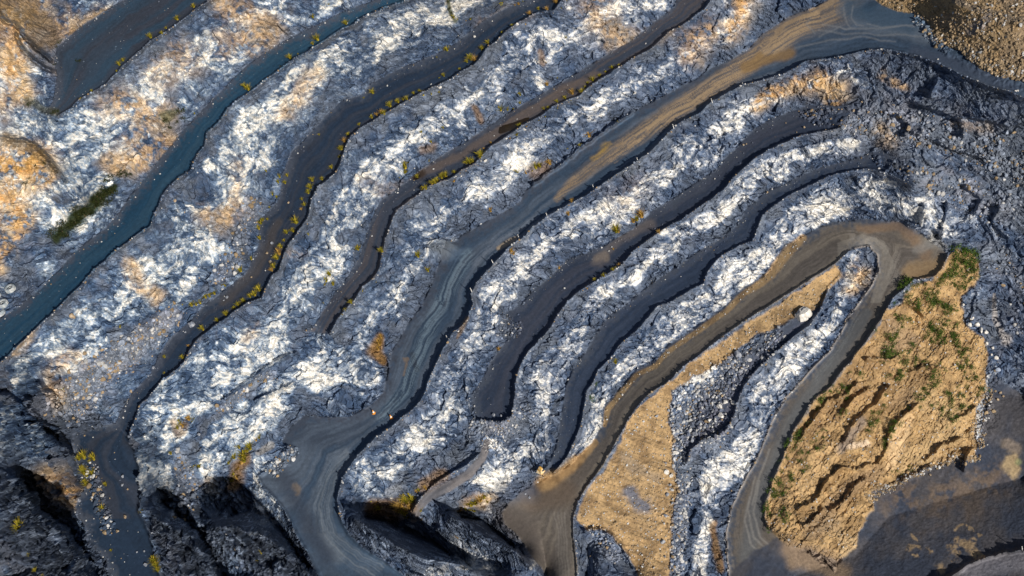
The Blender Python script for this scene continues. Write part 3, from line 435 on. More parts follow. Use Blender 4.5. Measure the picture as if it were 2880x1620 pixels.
# pit floor
fl = turned(-62, 70, 9, 191, 4); w = bottom[..., None]; bc_ = np.array((.046, .058, .09)) * (1 - ss(.3, .7, gy)[..., None]) + np.array((.085, .085, .10)) * ss(.3, .7, gy)[..., None]; bc_ = bc_ * (.65 + .35 * nz2[..., None] + .4 * fl[..., None] + .3 * (nz3[..., None] - .5)); col_ = col_ * (1 - w) + bc_ * w
dab(L("2000,1400 2060,1400 2120,1449 1990,1380"), 26, (.26, .19, .13), .8, None, 26); dab(L("2260,1240 2350,1250 2420,1230 2500,1200"), 34, (.17, .125, .09), .7, bottom, 60, .9, ss(.35, .6, nz2)); dab(L("2230,1290 2330,1320 2480,1260"), 26, (.14, .11, .09), .6, bottom, 60, .9, ss(.35, .6, nz1))
dab(L("2555,1150 2535,1165 2560,1185"), (15, 19, 16), (.42, .32, .19), .9, None, 34, .4); dab(L("2530,1115 2560,1130"), 12, (.28, .23, .19), .7, None, 20); dab(L("2562,1162"), 9, (.30, .32, .16), .7, None, 6)
for x, y, r in ((2400, 1375, 13), (2412, 1355, 9), (2440, 1372, 13), (2455, 1390, 12), (2410, 1398, 6), (2305, 1346, 7), (2297, 1375, 9), (2412, 1330, 7), (2430, 1325, 5), (2455, 1345, 6), (2375, 1430, 12), (2300, 1405, 5), (2330, 1380, 5)): dab([(x - r * .5, y), (x + r * .4, y + r * .3)], r * .85, (.38, .28, .17), .85, None, 52, .55, ss(.2, .5, nz3))
dab(L("2440,1440 2500,1425 2576,1415"), 22, (.22, .22, .26), .8, None)
# right-hand mound with a pale run of dust, heap by the haul road
dab(L("2500,740 2500,790 2520,840 2530,855"), (3, 6, 7, 15), (.46, .43, .42), .7, None, 4); col_ = mixc(col_, (.15, .175, .21), hp * .75 * (.6 + .4 * ss(.35, .6, turned(15, 40, 5, 181))))
# brown chutes and dry grass stains
for p, w, v in ((L("955,850 945,880 965,910"), (12, 20, 10), .95), (L("620,1150 600,1180 590,1215"), (12, 18, 16), .8), (L("465,1070 450,1090 440,1060"), 9, .6), (L("1010,1280 990,1290 1030,1275 940,1275"), 20, .75), (L("1070,1220 1110,1195"), 18, .7), (L("1830,1280 1835,1340"), 8, .0), (L("1790,1320 1800,1380 1810,1430"), 9, .8), (L("1355,130 1365,160"), 8, .6), (L("1195,270 1205,300"), 9, .6), (L("1065,375 1090,370"), 12, .5), (L("1340,430 1370,425"), 16, .5)): dab(p, w, (.22, .13, .05), v, None, 16)
dab(L("140,600 190,550 240,510 290,470"), (12, 20, 16, 8), (.030, .045, .014), .95, None, 20); dab(L("1128,0 1136,40 1145,55"), 5, (.07, .08, .025), .8, None, 6)
dab(L("410,290 440,285 420,300"), 9, (.08, .09, .04), .7); dab(L("70,255 100,270 140,285"), 10, (.08, .08, .05), .7)
dab(L("650,1140 680,1120"), (7, 10), (.25, .25, .26), .8, None, 6, .3); dab(L("980,1240 1000,1230"), 12, (.26, .29, .35), .8, None, 6, .3); dab(L("2310,630 2350,600 2370,620"), 12, (.24, .24, .24), .7)
# grit everywhere
col_ *= (1 + .5 * (R3 - .5) * fw + .22 * (vn(VX * .9, VY * .9, 5) - .5))[..., None]
col_ = np.clip(col_, .004, .88)

# ---------------------------------------------------------------- materials
def mat(name, c=None, rough_=.95, attr=False, bump=0., bscale=3., vary=.25, spec=.2):
    m_ = bpy.data.materials.new(name); m_.use_nodes = True; t = m_.node_tree; b = t.nodes['Principled BSDF']; b.inputs['Roughness'].default_value = rough_; b.inputs['Specular IOR Level'].default_value = spec
    tc_ = t.nodes.new('ShaderNodeTexCoord'); n = t.nodes.new('ShaderNodeTexNoise'); n.inputs['Scale'].default_value = bscale; n.inputs['Detail'].default_value = 6; t.links.new(tc_.outputs['Object'], n.inputs['Vector'])
    mr = t.nodes.new('ShaderNodeMapRange'); mr.inputs[1].default_value = .3; mr.inputs[2].default_value = .7; mr.inputs[3].default_value = 1 - vary; mr.inputs[4].default_value = 1 + vary; t.links.new(n.outputs[0], mr.inputs[0])
    vm = t.nodes.new('ShaderNodeVectorMath'); vm.operation = 'SCALE'; t.links.new(mr.outputs[0], vm.inputs['Scale'])
    if attr: a = t.nodes.new('ShaderNodeAttribute'); a.attribute_name = 'stone'; t.links.new(a.outputs['Color'], vm.inputs[0])
    else: vm.inputs[0].default_value = c
    t.links.new(vm.outputs[0], b.inputs['Base Color'])
    if bump: bp = t.nodes.new('ShaderNodeBump'); bp.inputs['Strength'].default_value = bump; bp.inputs['Distance'].default_value = .25; t.links.new(n.outputs[0], bp.inputs['Height']); t.links.new(bp.outputs[0], b.inputs['Normal'])
    return m_
m_rock = mat('rock', attr=True, bump=.6, bscale=1.6, vary=.22); m_road = mat('compacted_stone', attr=True, bump=.25, bscale=1.2, vary=.10); m_soil = mat('soil', attr=True, bump=.7, bscale=1.4, vary=.22)

# ---------------------------------------------------------------- terrain meshes, split by what the ground is
reg = np.zeros((NY, NX), int)
for k, mk in enumerate((A_, B_, Cc, D_, E_, G1_, G2_, F_, H_, T_), 1): reg[(mk > .5) & (reg == 0)] = k
reg[(reg == 0) & (tanhill > .5)] = 11; reg[(reg == 0) & (tanmid > .5)] = 12; reg[(reg == 0) & (tan_tr > .5)] = 13; reg[(reg == 0) & (bottom > .5)] = 14
reg[(reg == 0) & (facet_w > .3)] = 15
names = {0: ('ground', m_soil), 1: ('bench_road', m_road), 2: ('bench_road', m_road), 3: ('bench_road', m_road), 4: ('bench_road', m_road), 5: ('haul_road', m_road), 6: ('bench_road', m_road), 7: ('bench_road', m_road), 8: ('hairpin_road', m_road), 9: ('bench_road', m_road), 10: ('path', m_road), 11: ('hill', m_soil), 12: ('slope', m_soil), 13: ('slope', m_soil), 14: ('pit_floor', m_soil), 15: ('terrain', m_rock)}
labels = {1: 'dark blue-brown bench road high in the top left corner', 2: 'deep blue bench road running from the top edge down to the left edge', 3: 'dark bench road lined with yellow-green tufts, below the deep blue road', 4: 'brownish bench road holding the puddle', 5: 'wide streaked haul road crossing the middle of the quarry', 6: 'dark grey bench directly below the wide haul road', 7: 'narrow dark bench above the brown hairpin road', 8: 'brown haul road turning through the hairpin at the right', 9: 'short rubble strewn bench inside the hairpin', 10: 'thin pale path at the bottom centre', 11: 'tan spoil hill with green shrubs inside the lower right', 12: 'tan spoil slope below the hairpin road', 13: 'tan gravel slope in the top right corner', 14: 'dark brown stained pit floor at the lower right', 15: 'blasted white and blue-grey rock faces between the benches', 0: 'loose grey ground'}
fi = reg[:-1, :-1]
vid = np.arange(NX * NY).reshape(NY, NX)
quad = np.stack([vid[:-1, :-1], vid[1:, :-1], vid[1:, 1:], vid[:-1, 1:]], -1)
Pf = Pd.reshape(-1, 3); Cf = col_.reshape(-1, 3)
def npmesh(name, V, F, colors=None, smooth=False):
    """V (n,3), F (m,k) equal-sided faces"""
    me = bpy.data.meshes.new(name); k = F.shape[1]
    me.vertices.add(len(V)); me.vertices.foreach_set('co', np.ascontiguousarray(V, np.float32).ravel())
    me.loops.add(F.size); me.loops.foreach_set('vertex_index', F.ravel().astype(np.int32)); me.polygons.add(len(F)); me.polygons.foreach_set('loop_start', (np.arange(len(F)) * k).astype(np.int32))
    me.polygons.foreach_set('use_smooth', np.full(len(F), smooth))
    if colors is not None:
        at = me.color_attributes.new('stone', 'FLOAT_COLOR', 'POINT'); cc = np.ones((len(V), 4), np.float32); cc[:, :3] = colors; at.data.foreach_set('color', cc.ravel())
    me.update(calc_edges=True); return me
for k in range(16):
    F = quad[fi == k]
    if not len(F): continue
    u, inv = np.unique(F.ravel(), return_inverse=True)
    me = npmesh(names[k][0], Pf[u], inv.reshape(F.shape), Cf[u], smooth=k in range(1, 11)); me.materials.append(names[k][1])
    o = bpy.data.objects.new(names[k][0], me); C.objects.link(o); o['kind'] = 'structure'; o['label'] = labels[k]
exec_later = []

# ---------------------------------------------------------------- helpers for things standing on the terrain
def at(x, y):
    c = col(x); r = row(y); c0 = int(c); r0 = int(r); fx = c - c0; fy = r - r0
    return (Pd[r0, c0] * (1 - fx) + Pd[r0, c0 + 1] * fx) * (1 - fy) + (Pd[r0 + 1, c0] * (1 - fx) + Pd[r0 + 1, c0 + 1] * fx) * fy
def tag(o, label, cat, group=None, kind=None):
    if label: o['label'] = label
    if cat: o['category'] = cat
    if group: o['group'] = group
    if kind: o['kind'] = kind
    return o
def obj(name, me, parent=None, loc=(0, 0, 0), rot=(0, 0, 0), sc=(1, 1, 1)):
    o = bpy.data.objects.new(name, me); C.objects.link(o); o.location = loc; o.rotation_euler = rot; o.scale = sc; o.parent = parent; return o
def ico(sub):
    t = (1 + 5 ** .5) / 2
    V = [(-1, t, 0), (1, t, 0), (-1, -t, 0), (1, -t, 0), (0, -1, t), (0, 1, t), (0, -1, -t), (0, 1, -t), (t, 0, -1), (t, 0, 1), (-t, 0, -1), (-t, 0, 1)]
    F = [(0, 11, 5), (0, 5, 1), (0, 1, 7), (0, 7, 10), (0, 10, 11), (1, 5, 9), (5, 11, 4), (11, 10, 2), (10, 7, 6), (7, 1, 8), (3, 9, 4), (3, 4, 2), (3, 2, 6), (3, 6, 8), (3, 8, 9), (4, 9, 5), (2, 4, 11), (6, 2, 10), (8, 6, 7), (9, 8, 1)]
    V = [np.array(v) / np.linalg.norm(v) for v in V]
    for _ in range(sub):
        mid = {}; G = []
        def m_(a, b):
            k = (min(a, b), max(a, b))
            if k not in mid: v = V[a] + V[b]; V.append(v / np.linalg.norm(v)); mid[k] = len(V) - 1
            return mid[k]
        for a, b, c in F: x, y, z = m_(a, b), m_(b, c), m_(c, a); G += [(a, x, z), (b, y, x), (c, z, y), (x, y, z)]
        F = G
    return np.array(V), np.array(F)
def chip_stone(V, rs, planes=11, lo=.5, hi=.88):
    n = rs.randn(planes, 3); n /= np.linalg.norm(n, axis=1)[:, None]; d = rs.uniform(lo, hi, planes)
    k = V @ n.T; r_ = np.where(k > .05, d / np.maximum(k, .05), 9).min(1); r_ = np.minimum(r_, 1.05)
    return V * r_[:, None]

def stone_mat(name, base, alt, sc=1.5):
    m_ = mat(name, base, bump=.8, bscale=sc, vary=.25); t = m_.node_tree; b = t.nodes['Principled BSDF']
    n = t.nodes.new('ShaderNodeTexNoise'); n.inputs['Scale'].default_value = .9; n.inputs['Detail'].default_value = 4; cr = t.nodes.new('ShaderNodeValToRGB'); cr.color_ramp.elements[0].position = .4; cr.color_ramp.elements[1].position = .62
    cr.color_ramp.elements[0].color = (*base, 1); cr.color_ramp.elements[1].color = (*alt, 1); tcn = [x for x in t.nodes if x.type == 'TEX_COORD'][0]; t.links.new(tcn.outputs['Object'], n.inputs['Vector']); t.links.new(n.outputs[0], cr.inputs[0])
    vm = [x for x in t.nodes if x.type == 'VECT_MATH'][0]; t.links.new(cr.outputs[0], vm.inputs[0]); return m_
SM = {'grey': stone_mat('grey_stone', (.20, .23, .30), (.36, .38, .43)), 'white': stone_mat('pale_stone', (.62, .61, .60), (.76, .75, .73)), 'ochre': stone_mat('ochre_stone', (.30, .22, .14), (.44, .36, .27)), 'orange': stone_mat('orange_stone', (.62, .36, .08), (.80, .68, .48), .6)}
SV, SF = ico(3); STONE = {}
for kind in SM:
    for j in range(6):
        rs = np.random.RandomState(100 + j * 7 + len(kind)); me = npmesh('boulder', chip_stone(SV, rs) * rs.uniform(.8, 1.15, 3) + rs.randn(len(SV), 3) * .008, SF); me.materials.append(SM[kind]); STONE[kind, j] = me
NB = [0]
def boulder(x, y, r_, kind, label, group=None, sc=None, cat='boulder', rot=None, sink=.35):
    p = at(x, y); NB[0] += 1; j = NB[0] % 6
    o = obj('boulder', STONE[kind, j], None, (p[0], p[1], p[2] + r_ * (1 - sink) * .6), rot or (rng.uniform(-.5, .5), rng.uniform(-.5, .5), rng.uniform(0, 6.3)), tuple(np.array(sc or rng.uniform(.75, 1.1, 3)) * r_)); return tag(o, label, cat, group)
# the great white block and the orange one
wb_v = ico(4)[0]; wb_f = ico(4)[1]
def block(V, lims, rs):
    out = V.copy(); n = np.array([n_ for n_, d in lims], float); n /= np.linalg.norm(n, axis=1)[:, None]; d = np.array([d for n_, d in lims]); k = V @ n.T
    return V * np.where(k > .02, d / np.maximum(k, .02), 9).min(1)[:, None]
bl = block(wb_v, [((1, .1, .1), 1.9), ((-1, 0, .15), 1.8), ((0, 1, 0), 1.3), ((.1, -1, .1), 1.5), ((0, 0, 1), 1.35), ((0, 0, -1), 1.), ((-.5, -1, .2), 1.6), ((.6, -.7, .2), 1.75), ((-.5, .3, 1), 1.5), ((.9, 0, .8), 1.85)], rng)
cut = np.exp(-((bl[:, 1] - .35 - .12 * np.sin(bl[:, 0] * 3)) / .09) ** 2) * (bl[:, 2] > .4) * (np.abs(bl[:, 0]) < 1.3); bl[:, 2] -= cut * .45; bl[:, 2] -= .3 * (bl[:, 1] > .45) * (bl[:, 2] > .5)
me = npmesh('white_block', bl + rng.randn(len(bl), 3) * .012, wb_f); me.materials.append(SM['white']); p = at(2025, 800)
tag(obj('boulder', me, None, (p[0], p[1] + .6, p[2] + 1.0), (0, 0, .28)), 'huge squared white boulder with a cracked top at the head of the hairpin bench', 'boulder')
ob = block(wb_v, [((1, -.2, .35), .62), ((-1, -.2, .4), .60), ((0, 1, .45), .6), ((.2, -1, .15), .62), ((0, 0, 1), 1.7), ((0, 0, -1), .6), ((.6, .6, .7), .85)], rng)
me = npmesh('orange_block', ob, wb_f); me.materials.append(SM['orange']); p = at(1362, 1185); tag(obj('boulder', me, None, (p[0], p[1], p[2] + .35), (0, 0, .4)), 'pointed orange boulder with a pale foot below the narrow dark bench', 'boulder')

T = lambda i, j, s: [(858.67 * i + a / 3., 483 * j + b / 3., c) for a, b, c in (tuple(float(v) for v in q_.split(',')) for q_ in s.split())]
BL = [ ('white', T(2, 2, "280,180,30 322,140,26 385,152,30 290,245,30 205,280,26"), 'pale boulder in the row where the rubble meets the dark strip inside the hairpin', 'pale boulders inside the hairpin'),
 ('grey', T(2, 2, "175,320,20 95,385,30 80,435,24 20,530,24 140,290,20 60,330,15 10,575,18 230,215,16 120,250,14 340,20,16 270,60,14 150,120,14 60,200,14 30,90,16"), 'grey block in the rubble band below the tan slope inside the hairpin', 'blocks in the rubble inside the hairpin'),
 ('grey', T(2, 1, "422,1235,38 490,1265,28 650,1240,26 600,1195,18 525,1130,22 720,1025,24 440,1355,22 640,1060,16 565,1235,20 370,1300,16 560,1060,16 620,1110,14 480,1060,12 300,1390,18 220,1330,14 150,1400,16 840,1160,10 690,1120,14"), 'grey block lying at the foot of the tan slope beside the dark inner bench', 'blocks at the foot of the tan slope'),
 ('grey', T(2, 0, "1740,915,34 1810,995,26 1890,985,28 2040,1050,22 1790,850,24 2080,1080,16 1620,820,18 1560,780,16 1680,700,14 1960,900,18 2130,1010,18 2200,1080,16 2280,1060,18 2350,1130,18 2250,1180,18 2400,1210,20 2320,1290,18 2150,1180,16 2240,950,14 2060,960,18 1980,1020,20 1850,930,18 2500,1330,14 2100,1280,14 2020,1200,16"), 'dark grey block in the rubble slope at the upper right', 'blocks in the upper right rubble slope'),
 ('ochre', T(2, 0, "1710,975,34 1360,770,14 1290,835,20 920,965,18 1500,850,20 1180,950,12 1000,850,12 1120,900,13 1050,830,11 1240,760,12 1400,850,14 1080,980,10 860,1000,10 780,930,10 1330,900,13 1200,830,12 1430,930,11 2420,1065,22 2380,1220,16 1590,800,16"), 'tan-brown block in the rubble on the bench below the orange stained face', 'tan blocks on the upper right bench'),
 ('grey', T(1, 2, "2460,830,20 2560,810,20 2480,760,14 2450,600,14 2380,250,14 2520,560,18 2500,900,16 2450,1000,16 2500,1080,14 2430,1200,20 2390,1180,14 2440,1300,14 2500,1200,16 2550,980,14 2480,1390,12 2520,650,14 2420,330,13 2540,380,16 2470,200,14"), 'grey block in the long rubble strip at the right edge of the tan slope', 'blocks in the long rubble strip'),
 ('white', T(1, 2, "2490,700,22 2460,680,18 2530,735,18 2520,520,22 2565,505,18"), 'pale block among the grey ones in the long rubble strip', 'pale blocks in the long rubble strip'),
 ('grey', T(1, 2, "1330,85,20 1330,220,28 1150,240,20 1210,245,12 1250,300,12 1180,320,12 1100,330,12 1050,360,12 1240,370,10 1000,330,12 1120,390,10 970,400,12 1090,290,12 1600,240,14 1580,300,12 1420,860,14 1390,830,12"), 'dark grey block in the rubble at the end of the grey bench, lower centre', 'blocks at the end of the grey bench'),
 ('ochre', T(1, 2, "1955,1205,24 2365,905,16 1880,1300,12 2300,1340,14"), 'tan block on the dark mound or tan slope at the bottom, right of centre', 'tan blocks at the bottom'),
 ('grey', T(0, 1, "1450,1010,34 2055,390,18 1715,800,18 1050,1020,16 1290,1000,14 1070,1250,14 1160,1330,13 1150,1190,16 980,1240,12 1320,1060,14 1250,1060,12 1000,1110,12 900,1180,12 1090,1130,14 1400,1060,12 860,1320,12 780,1400,13 950,1340,12 1120,1390,12 1690,820,12 740,215,20"), 'grey block in the rubble between the pale face and the tufted bench road', 'grey blocks in the left rubble slope'),
 ('ochre', T(0, 1, "550,945,34 2015,465,18 2180,85,14 1160,1035,22 1340,1015,22 2040,530,16 2060,550,13 1900,645,14 1500,650,12 1325,70,22 1010,1360,16 790,1400,14 1270,1000,14 1390,155,14 1150,1240,12 880,1440,14 1260,1090,12 650,880,10"), 'tan boulder on the rubble beside the tufted bench road at the left', 'tan boulders in the left rubble slope'),
 ('grey', T(0, 2, "930,700,16 925,765,15 1100,1370,18 600,885,14 840,240,10 1320,790,12 1350,770,14 480,250,12 560,200,12 620,270,13 700,120,12 1820,75,14 1510,380,14 1390,350,14 1370,410,11 1790,1390,12 1170,1110,10 1035,1270,10 1090,1265,9 870,570,9 740,630,14"), 'grey stone on the dark floor or bench at the lower left', 'grey stones at the lower left'),
 ('ochre', T(0, 2, "965,795,13 948,1005,22 890,1115,20 500,155,18 990,60,22 770,70,18 650,175,12 655,215,12 570,155,12 1780,1245,12 1065,970,9 830,865,10"), 'tan stone standing out on the floor or rubble at the lower left', 'tan stones at the lower left'),
 ('white', T(1, 0, "1005,280,20 745,660,24 1385,985,20 855,372,8 1330,190,18 1090,1220,16 1070,525,8 905,1335,12 550,1270,9 1140,160,8 880,270,9 475,790,10"), 'small pale boulder lying on or beside a tufted bench road, upper centre', 'pale boulders on the upper benches'),
 ('white', T(2, 0, "1925,450,10 2515,690,12 2530,688,12 1905,280,10 1960,272,13 1920,300,11"), 'small pale stone beside the road bend at the upper right', 'pale stones at the upper right bend'),
 ('ochre', T(2, 0, "460,1095,18 480,1090,12 1830,150,14 1930,270,13 2000,230,12 2060,310,12 2150,430,15 2300,530,14 2400,560,16 2480,580,17 2540,600,18 2450,530,13 2510,540,14 2560,560,15 2350,500,12 2230,460,12 2090,260,12 2120,210,10 1990,320,12 2280,470,10 2570,510,12"), 'tan block on the gravel slope at the top right corner or just below', 'tan blocks at the top right'),
 ('white', T(2, 1, "2220,1010,30 2170,1010,24 2250,1050,26 2290,1060,22 2180,960,18 2115,855,14 2300,1150,20 2340,1180,18 2370,1260,18 2330,1230,14"), 'chalky white block in the heap beside the tan hill', 'white blocks beside the tan hill'),
 ('grey', T(2, 1, "2480,620,16 2520,680,16 2440,620,14 2560,750,18 2500,200,16 2380,330,14 2550,100,18 2460,60,18 2350,100,14 2420,420,14 2260,80,16"), 'dark block on the loose slope right of the hairpin', 'blocks right of the hairpin'),
 ('ochre', T(2, 2, "1090,955,12 2400,70,18 2420,95,14 2360,60,16 2380,120,16 2330,100,14 2050,490,10 1910,560,14 1870,690,14 1470,770,12 1380,145,10 1715,190,10 1150,635,18 1440,750,9"), 'tan stone on the tan hill or at its right edge', 'tan stones on the tan hill'),
 ('ochre', T(2, 1, "1170,570,18"), 'small orange-tan boulder at the inner tip of the hairpin beside the crack', None)]
nbig = 0
for kind, pts, lab, grp in BL:
    for x, y, w in pts: boulder(x, y, w * (.024 if kind == 'ochre' else .030) * rng.uniform(.9, 1.15), kind, lab, grp); nbig += 1
p_ = at(858.67 + 2540 / 3., 966 + 735 / 3.)

# loose rubble, far too many stones to count
r0V, r0F = ico(1)
protos = [chip_stone(r0V, np.random.RandomState(k), 7) * np.random.RandomState(k + 50).uniform(.7, 1.15, 3) for k in range(12)]
def rubble(name, label, dens_map, n, smin, smax, tint=.15, pale=.2):
    w = (dens_map * (VX > -30) * (VX < 2610) * (VY > -30) * (VY < 1480)).ravel(); 
    if w.sum() <= 0: return
    ii = rng.choice(NX * NY, n, p=w / w.sum()); sz = smin * (smax / smin) ** (rng.rand(n) ** 2.6); P = Pf[ii] + np.stack([rng.uniform(-.1, .1, n), rng.uniform(-.1, .1, n), sz * .25], 1)
    pid = rng.randint(0, 12, n); V0 = np.stack(protos)[pid]; a = rng.uniform(0, 6.28, n); b_ = rng.uniform(-.6, .6, n)
    ca_, sa_ = np.cos(a)[:, None], np.sin(a)[:, None]; X = V0[..., 0] * ca_ - V0[..., 1] * sa_; Y = V0[..., 0] * sa_ + V0[..., 1] * ca_; Zz = V0[..., 2]; cb, sb = np.cos(b_)[:, None], np.sin(b_)[:, None]
    V = np.stack([X * cb + Zz * sb, Y, -X * sb + Zz * cb], -1) * sz[:, None, None] + P[:, None]
    base = Cf[ii] * rng.uniform(.85, 1.5, n)[:, None] + .02; u = rng.rand(n); base[u < tint] = np.array((.34, .26, .17)) * rng.uniform(.6, 1.1, ((u < tint).sum(), 1)); pm_ = u > 1 - pale; base[pm_] = np.array((.52, .53, .55)) * rng.uniform(.7, 1.2, (pm_.sum(), 1))
    nv = len(r0V); F = (r0F[None] + (np.arange(n) * nv)[:, None, None]).reshape(-1, 3)
    me = npmesh(name, V.reshape(-1, 3), F, np.repeat(np.clip(base, 0, .85), nv, 0)); me.materials.append(m_rock); tag(obj(name, me), label, None, None, 'stuff')
ones = np.ones_like(VX)
RL = (VX < 860) * 1.; RC = ((VX >= 860) & (VX < 1660)) * 1.; RR = (VX >= 1660) * 1.
hy = ((VX > 1640) & (VX < 2000) & (VY > 820)) * 1.
rubble('rubble', 'blue-grey rubble spread below the left face', np.maximum(rub, .0) * RL, 5200, .13, .75, .14, .12)
rubble('rubble', 'dark rubble at the bench ends in the lower centre', rub * RC, 1800, .12, .5, .03, .12)
rubble('rubble', 'bright grey rubble band inside the hairpin', rub * hy * (1 - tanmid * .8) * ss(.25, .55, nz1), 8500, .12, .62, .04, .22)
rubble('rubble', 'dark rubble slope at the upper right', rub ** 2 * RR * (1 - hy) * (1 - tan_tr) * ((VX < 2420) | (VY > 230)) * ss(.35, .65, nz1), 7000, .10, .75, .08, .05)
rubble('gravel', 'tan gravel piled along the foot of the top right slope', np.maximum(brush(L("2305,45 2345,95 2400,125 2480,175 2576,200"), (8, 14, 22, 26), 20), .04) * tan_tr, 6500, .14, .6, .75, .12)
rubble('gravel', 'scattered stones on the benches and scree', (np.exp(-(dt / 14.) ** 2) * .8 + .06) * np.clip(floor + .3 * facet_w, 0, 1) * (1 - E_) * (1 - F_) * (1 - tan_tr), 4500, .07, .30, .05, .2)
rubble('gravel', 'stones weathering out of the tan ground', tanhill * .6 + tanmid + tanF, 6500, .08, .30, .55, .3)
rubble('gravel', 'stones along the road berms', np.exp(-(dc / 5.) ** 2) * (sc >= 0) + .3 * inner_b, 5500, .10, .36, .12, .12)
rubble('gravel', 'loose stones at the foot of the tan hill', np.maximum(brush(L("2484,990 2470,1040 2455,1090 2470,1110"), 16, 20), brush(L("2450,1150 2340,1170 2280,1200 2210,1240 2190,1260"), 10, 20)), 1500, .12, .5, .5, .2)

# ---------------------------------------------------------------- plants
def leafmat(name, c1, c2):
    m_ = mat(name, c1, .8, vary=.3, bscale=4.); t = m_.node_tree; b = t.nodes['Principled BSDF']
    n = t.nodes.new('ShaderNodeTexNoise'); n.inputs['Scale'].default_value = 2.5; cr = t.nodes.new('ShaderNodeValToRGB'); cr.color_ramp.elements[0].position = .4; cr.color_ramp.elements[1].position = .6; cr.color_ramp.elements[0].color = (*c1, 1); cr.color_ramp.elements[1].color = (*c2, 1)
    tcn = [x for x in t.nodes if x.type == 'TEX_COORD'][0]; t.links.new(tcn.outputs['Object'], n.inputs['Vector']); t.links.new(n.outputs[0], cr.inputs[0]); vm = [x for x in t.nodes if x.type == 'VECT_MATH'][0]; t.links.new(cr.outputs[0], vm.inputs[0]); return m_
m_tuft = leafmat('dry_grass', (.20, .20, .015), (.48, .36, .04)); m_dry = leafmat('straw_grass', (.40, .24, .05), (.50, .33, .10)); m_green = leafmat('green_leaves', (.030, .070, .012), (.085, .14, .02)); m_stem = leafmat('plant_stem', (.12, .08, .05), (.18, .13, .08))
def tuft_mesh(seed, nb=90, h=1., mt=m_tuft):
    rs = np.random.RandomState(seed); V = []; F = []
    for k in range(nb):
        a = rs.uniform(0, 6.28); ln = h * rs.uniform(.5, 1.15); lean = rs.uniform(.1, .95); b0 = rs.uniform(0, .22); w = rs.uniform(.03, .06); dx, dy = math.cos(a), math.sin(a); px_, py_ = -dy, dx
        pts = [(b0 * dx + dx * lean * t * t * ln, b0 * dy + dy * lean * t * t * ln, ln * t * (1 - .35 * lean * t), w * (1 - .8 * t)) for t in (0, .5, 1)]
        i = len(V)
        for x, y, z, ww in pts: V += [(x - px_ * ww, y - py_ * ww, z), (x + px_ * ww, y + py_ * ww, z)]
        F += [(i, i + 1, i + 3, i + 2), (i + 2, i + 3, i + 5, i + 4)]
    me = npmesh('tuft', np.array(V), np.array(F)); me.materials.append(mt); return me
def shrub_mesh(seed, n=260, mt=m_green, tall=.8):
    rs = np.random.RandomState(seed); V = []; F = []; cl = rs.randn(7, 3) * (.42, .42, .22) + (0, 0, .45 * tall)
    for k in range(n):
        c = cl[rs.randint(7)] + rs.randn(3) * .17; a, b = rs.uniform(0, 6.28), rs.uniform(-1, 1); u = np.array([math.cos(a), math.sin(a), b]); u /= np.linalg.norm(u); v = np.cross(u, rs.randn(3)); v /= np.linalg.norm(v); s = rs.uniform(.05, .11)
        i = len(V); V += [c - u * s, c - v * s * .5, c + u * s, c + v * s * .5]; F.append((i, i + 1, i + 2, i + 3))
    me = npmesh('shrub', np.array(V), np.array(F)); me.materials.append(mt); return me
TU = [tuft_mesh(k) for k in range(5)]; TD = [tuft_mesh(20 + k, 70, 1., m_dry) for k in range(3)]; SH = [shrub_mesh(k) for k in range(6)]
def stem_mesh():
    V, F = ico(0); V = V * (.05, .05, .35) + (0, 0, .2); me = npmesh('stem', V, F); me.materials.append(m_stem); return me
ST = stem_mesh()
def tuft(x, y, w, label, group, dry=False):
    p = at(x, y); s = w * .064 * rng.uniform(.7, 1.3); me = (TD if dry else TU)[rng.randint(3 if dry else 5)]
    return tag(obj('grass_tuft', me, None, (p[0], p[1], p[2] - .08), (0, 0, rng.uniform(0, 6)), (s, s, s * rng.uniform(.8, 1.2))), label, 'grass tuft', group)
m_olive = leafmat('dark_olive_leaves', (.014, .022, .006), (.035, .045, .010)); SHD = [shrub_mesh(40 + k, 260, m_olive) for k in range(4)]
def shrub(x, y, w, label, group, nm='shrub'):
    p = at(x, y); s = w * .056; o = tag(obj(nm, None, None, (p[0], p[1], p[2] - .1), (0, 0, rng.uniform(0, 6)), (s, s, s * .9)), label, 'shrub', group)
    obj('foliage', SHD[rng.randint(4)] if x < 1200 else SH[rng.randint(6)], o); obj('stem', ST, o); return o
g = 'grass tufts on the topmost bench'
for x, y, w in T(0, 0, "1465,55,22 1340,150,26 1225,255,12 1140,285,20 930,460,20 903,492,18 695,690,9 1255,215,9 610,745,8 880,540,9"): tuft(x, y, w, 'yellow-green tuft on the outer edge of the topmost bench road', g)
for x, y, w in T(0, 0, "2480,30,14 2365,135,16 2400,305,22 2363,335,14 2195,445,22 1880,680,34 1850,660,20 1470,860,10 2250,410,7 2120,500,7"): tuft(x, y, w, 'straw-yellow tuft beside the deep blue bench road', 'tufts along the deep blue bench road', False)
for x, y, w in T(1, 0, "38,183,18"): tuft(x, y, w, 'straw-yellow tuft beside the deep blue bench road', 'tufts along the deep blue bench road')
g = 'tufts along the dark bench road'; lb = 'yellow-green tuft along the dark bench road below the deep blue one'
for x, y, w in T(1, 0, "1205,25,36 1310,40,12 1340,35,14 1370,8,12 1625,25,20 1660,60,20 1700,5,14 1555,75,18 1490,72,14 1425,108,20 1390,180,18 1290,195,12 1215,250,10 1108,325,20 1062,375,18 985,450,38 950,470,18 1010,460,20 895,525,10 775,575,14 740,590,9 735,375,11 800,383,20 722,435,9 975,150,20 940,155,14 875,150,18 240,705,18 590,690,12 547,708,14 620,720,18 680,715,14 740,700,12 497,752,22 468,755,16 432,775,18 370,805,24 305,855,26 325,862,18 270,870,14 232,890,16 135,943,14 55,1020,18 28,1072,18 5,1130,16 170,740,9 830,110,14 850,140,16"): tuft(x, y, w, lb, g, rng.rand() < .15)
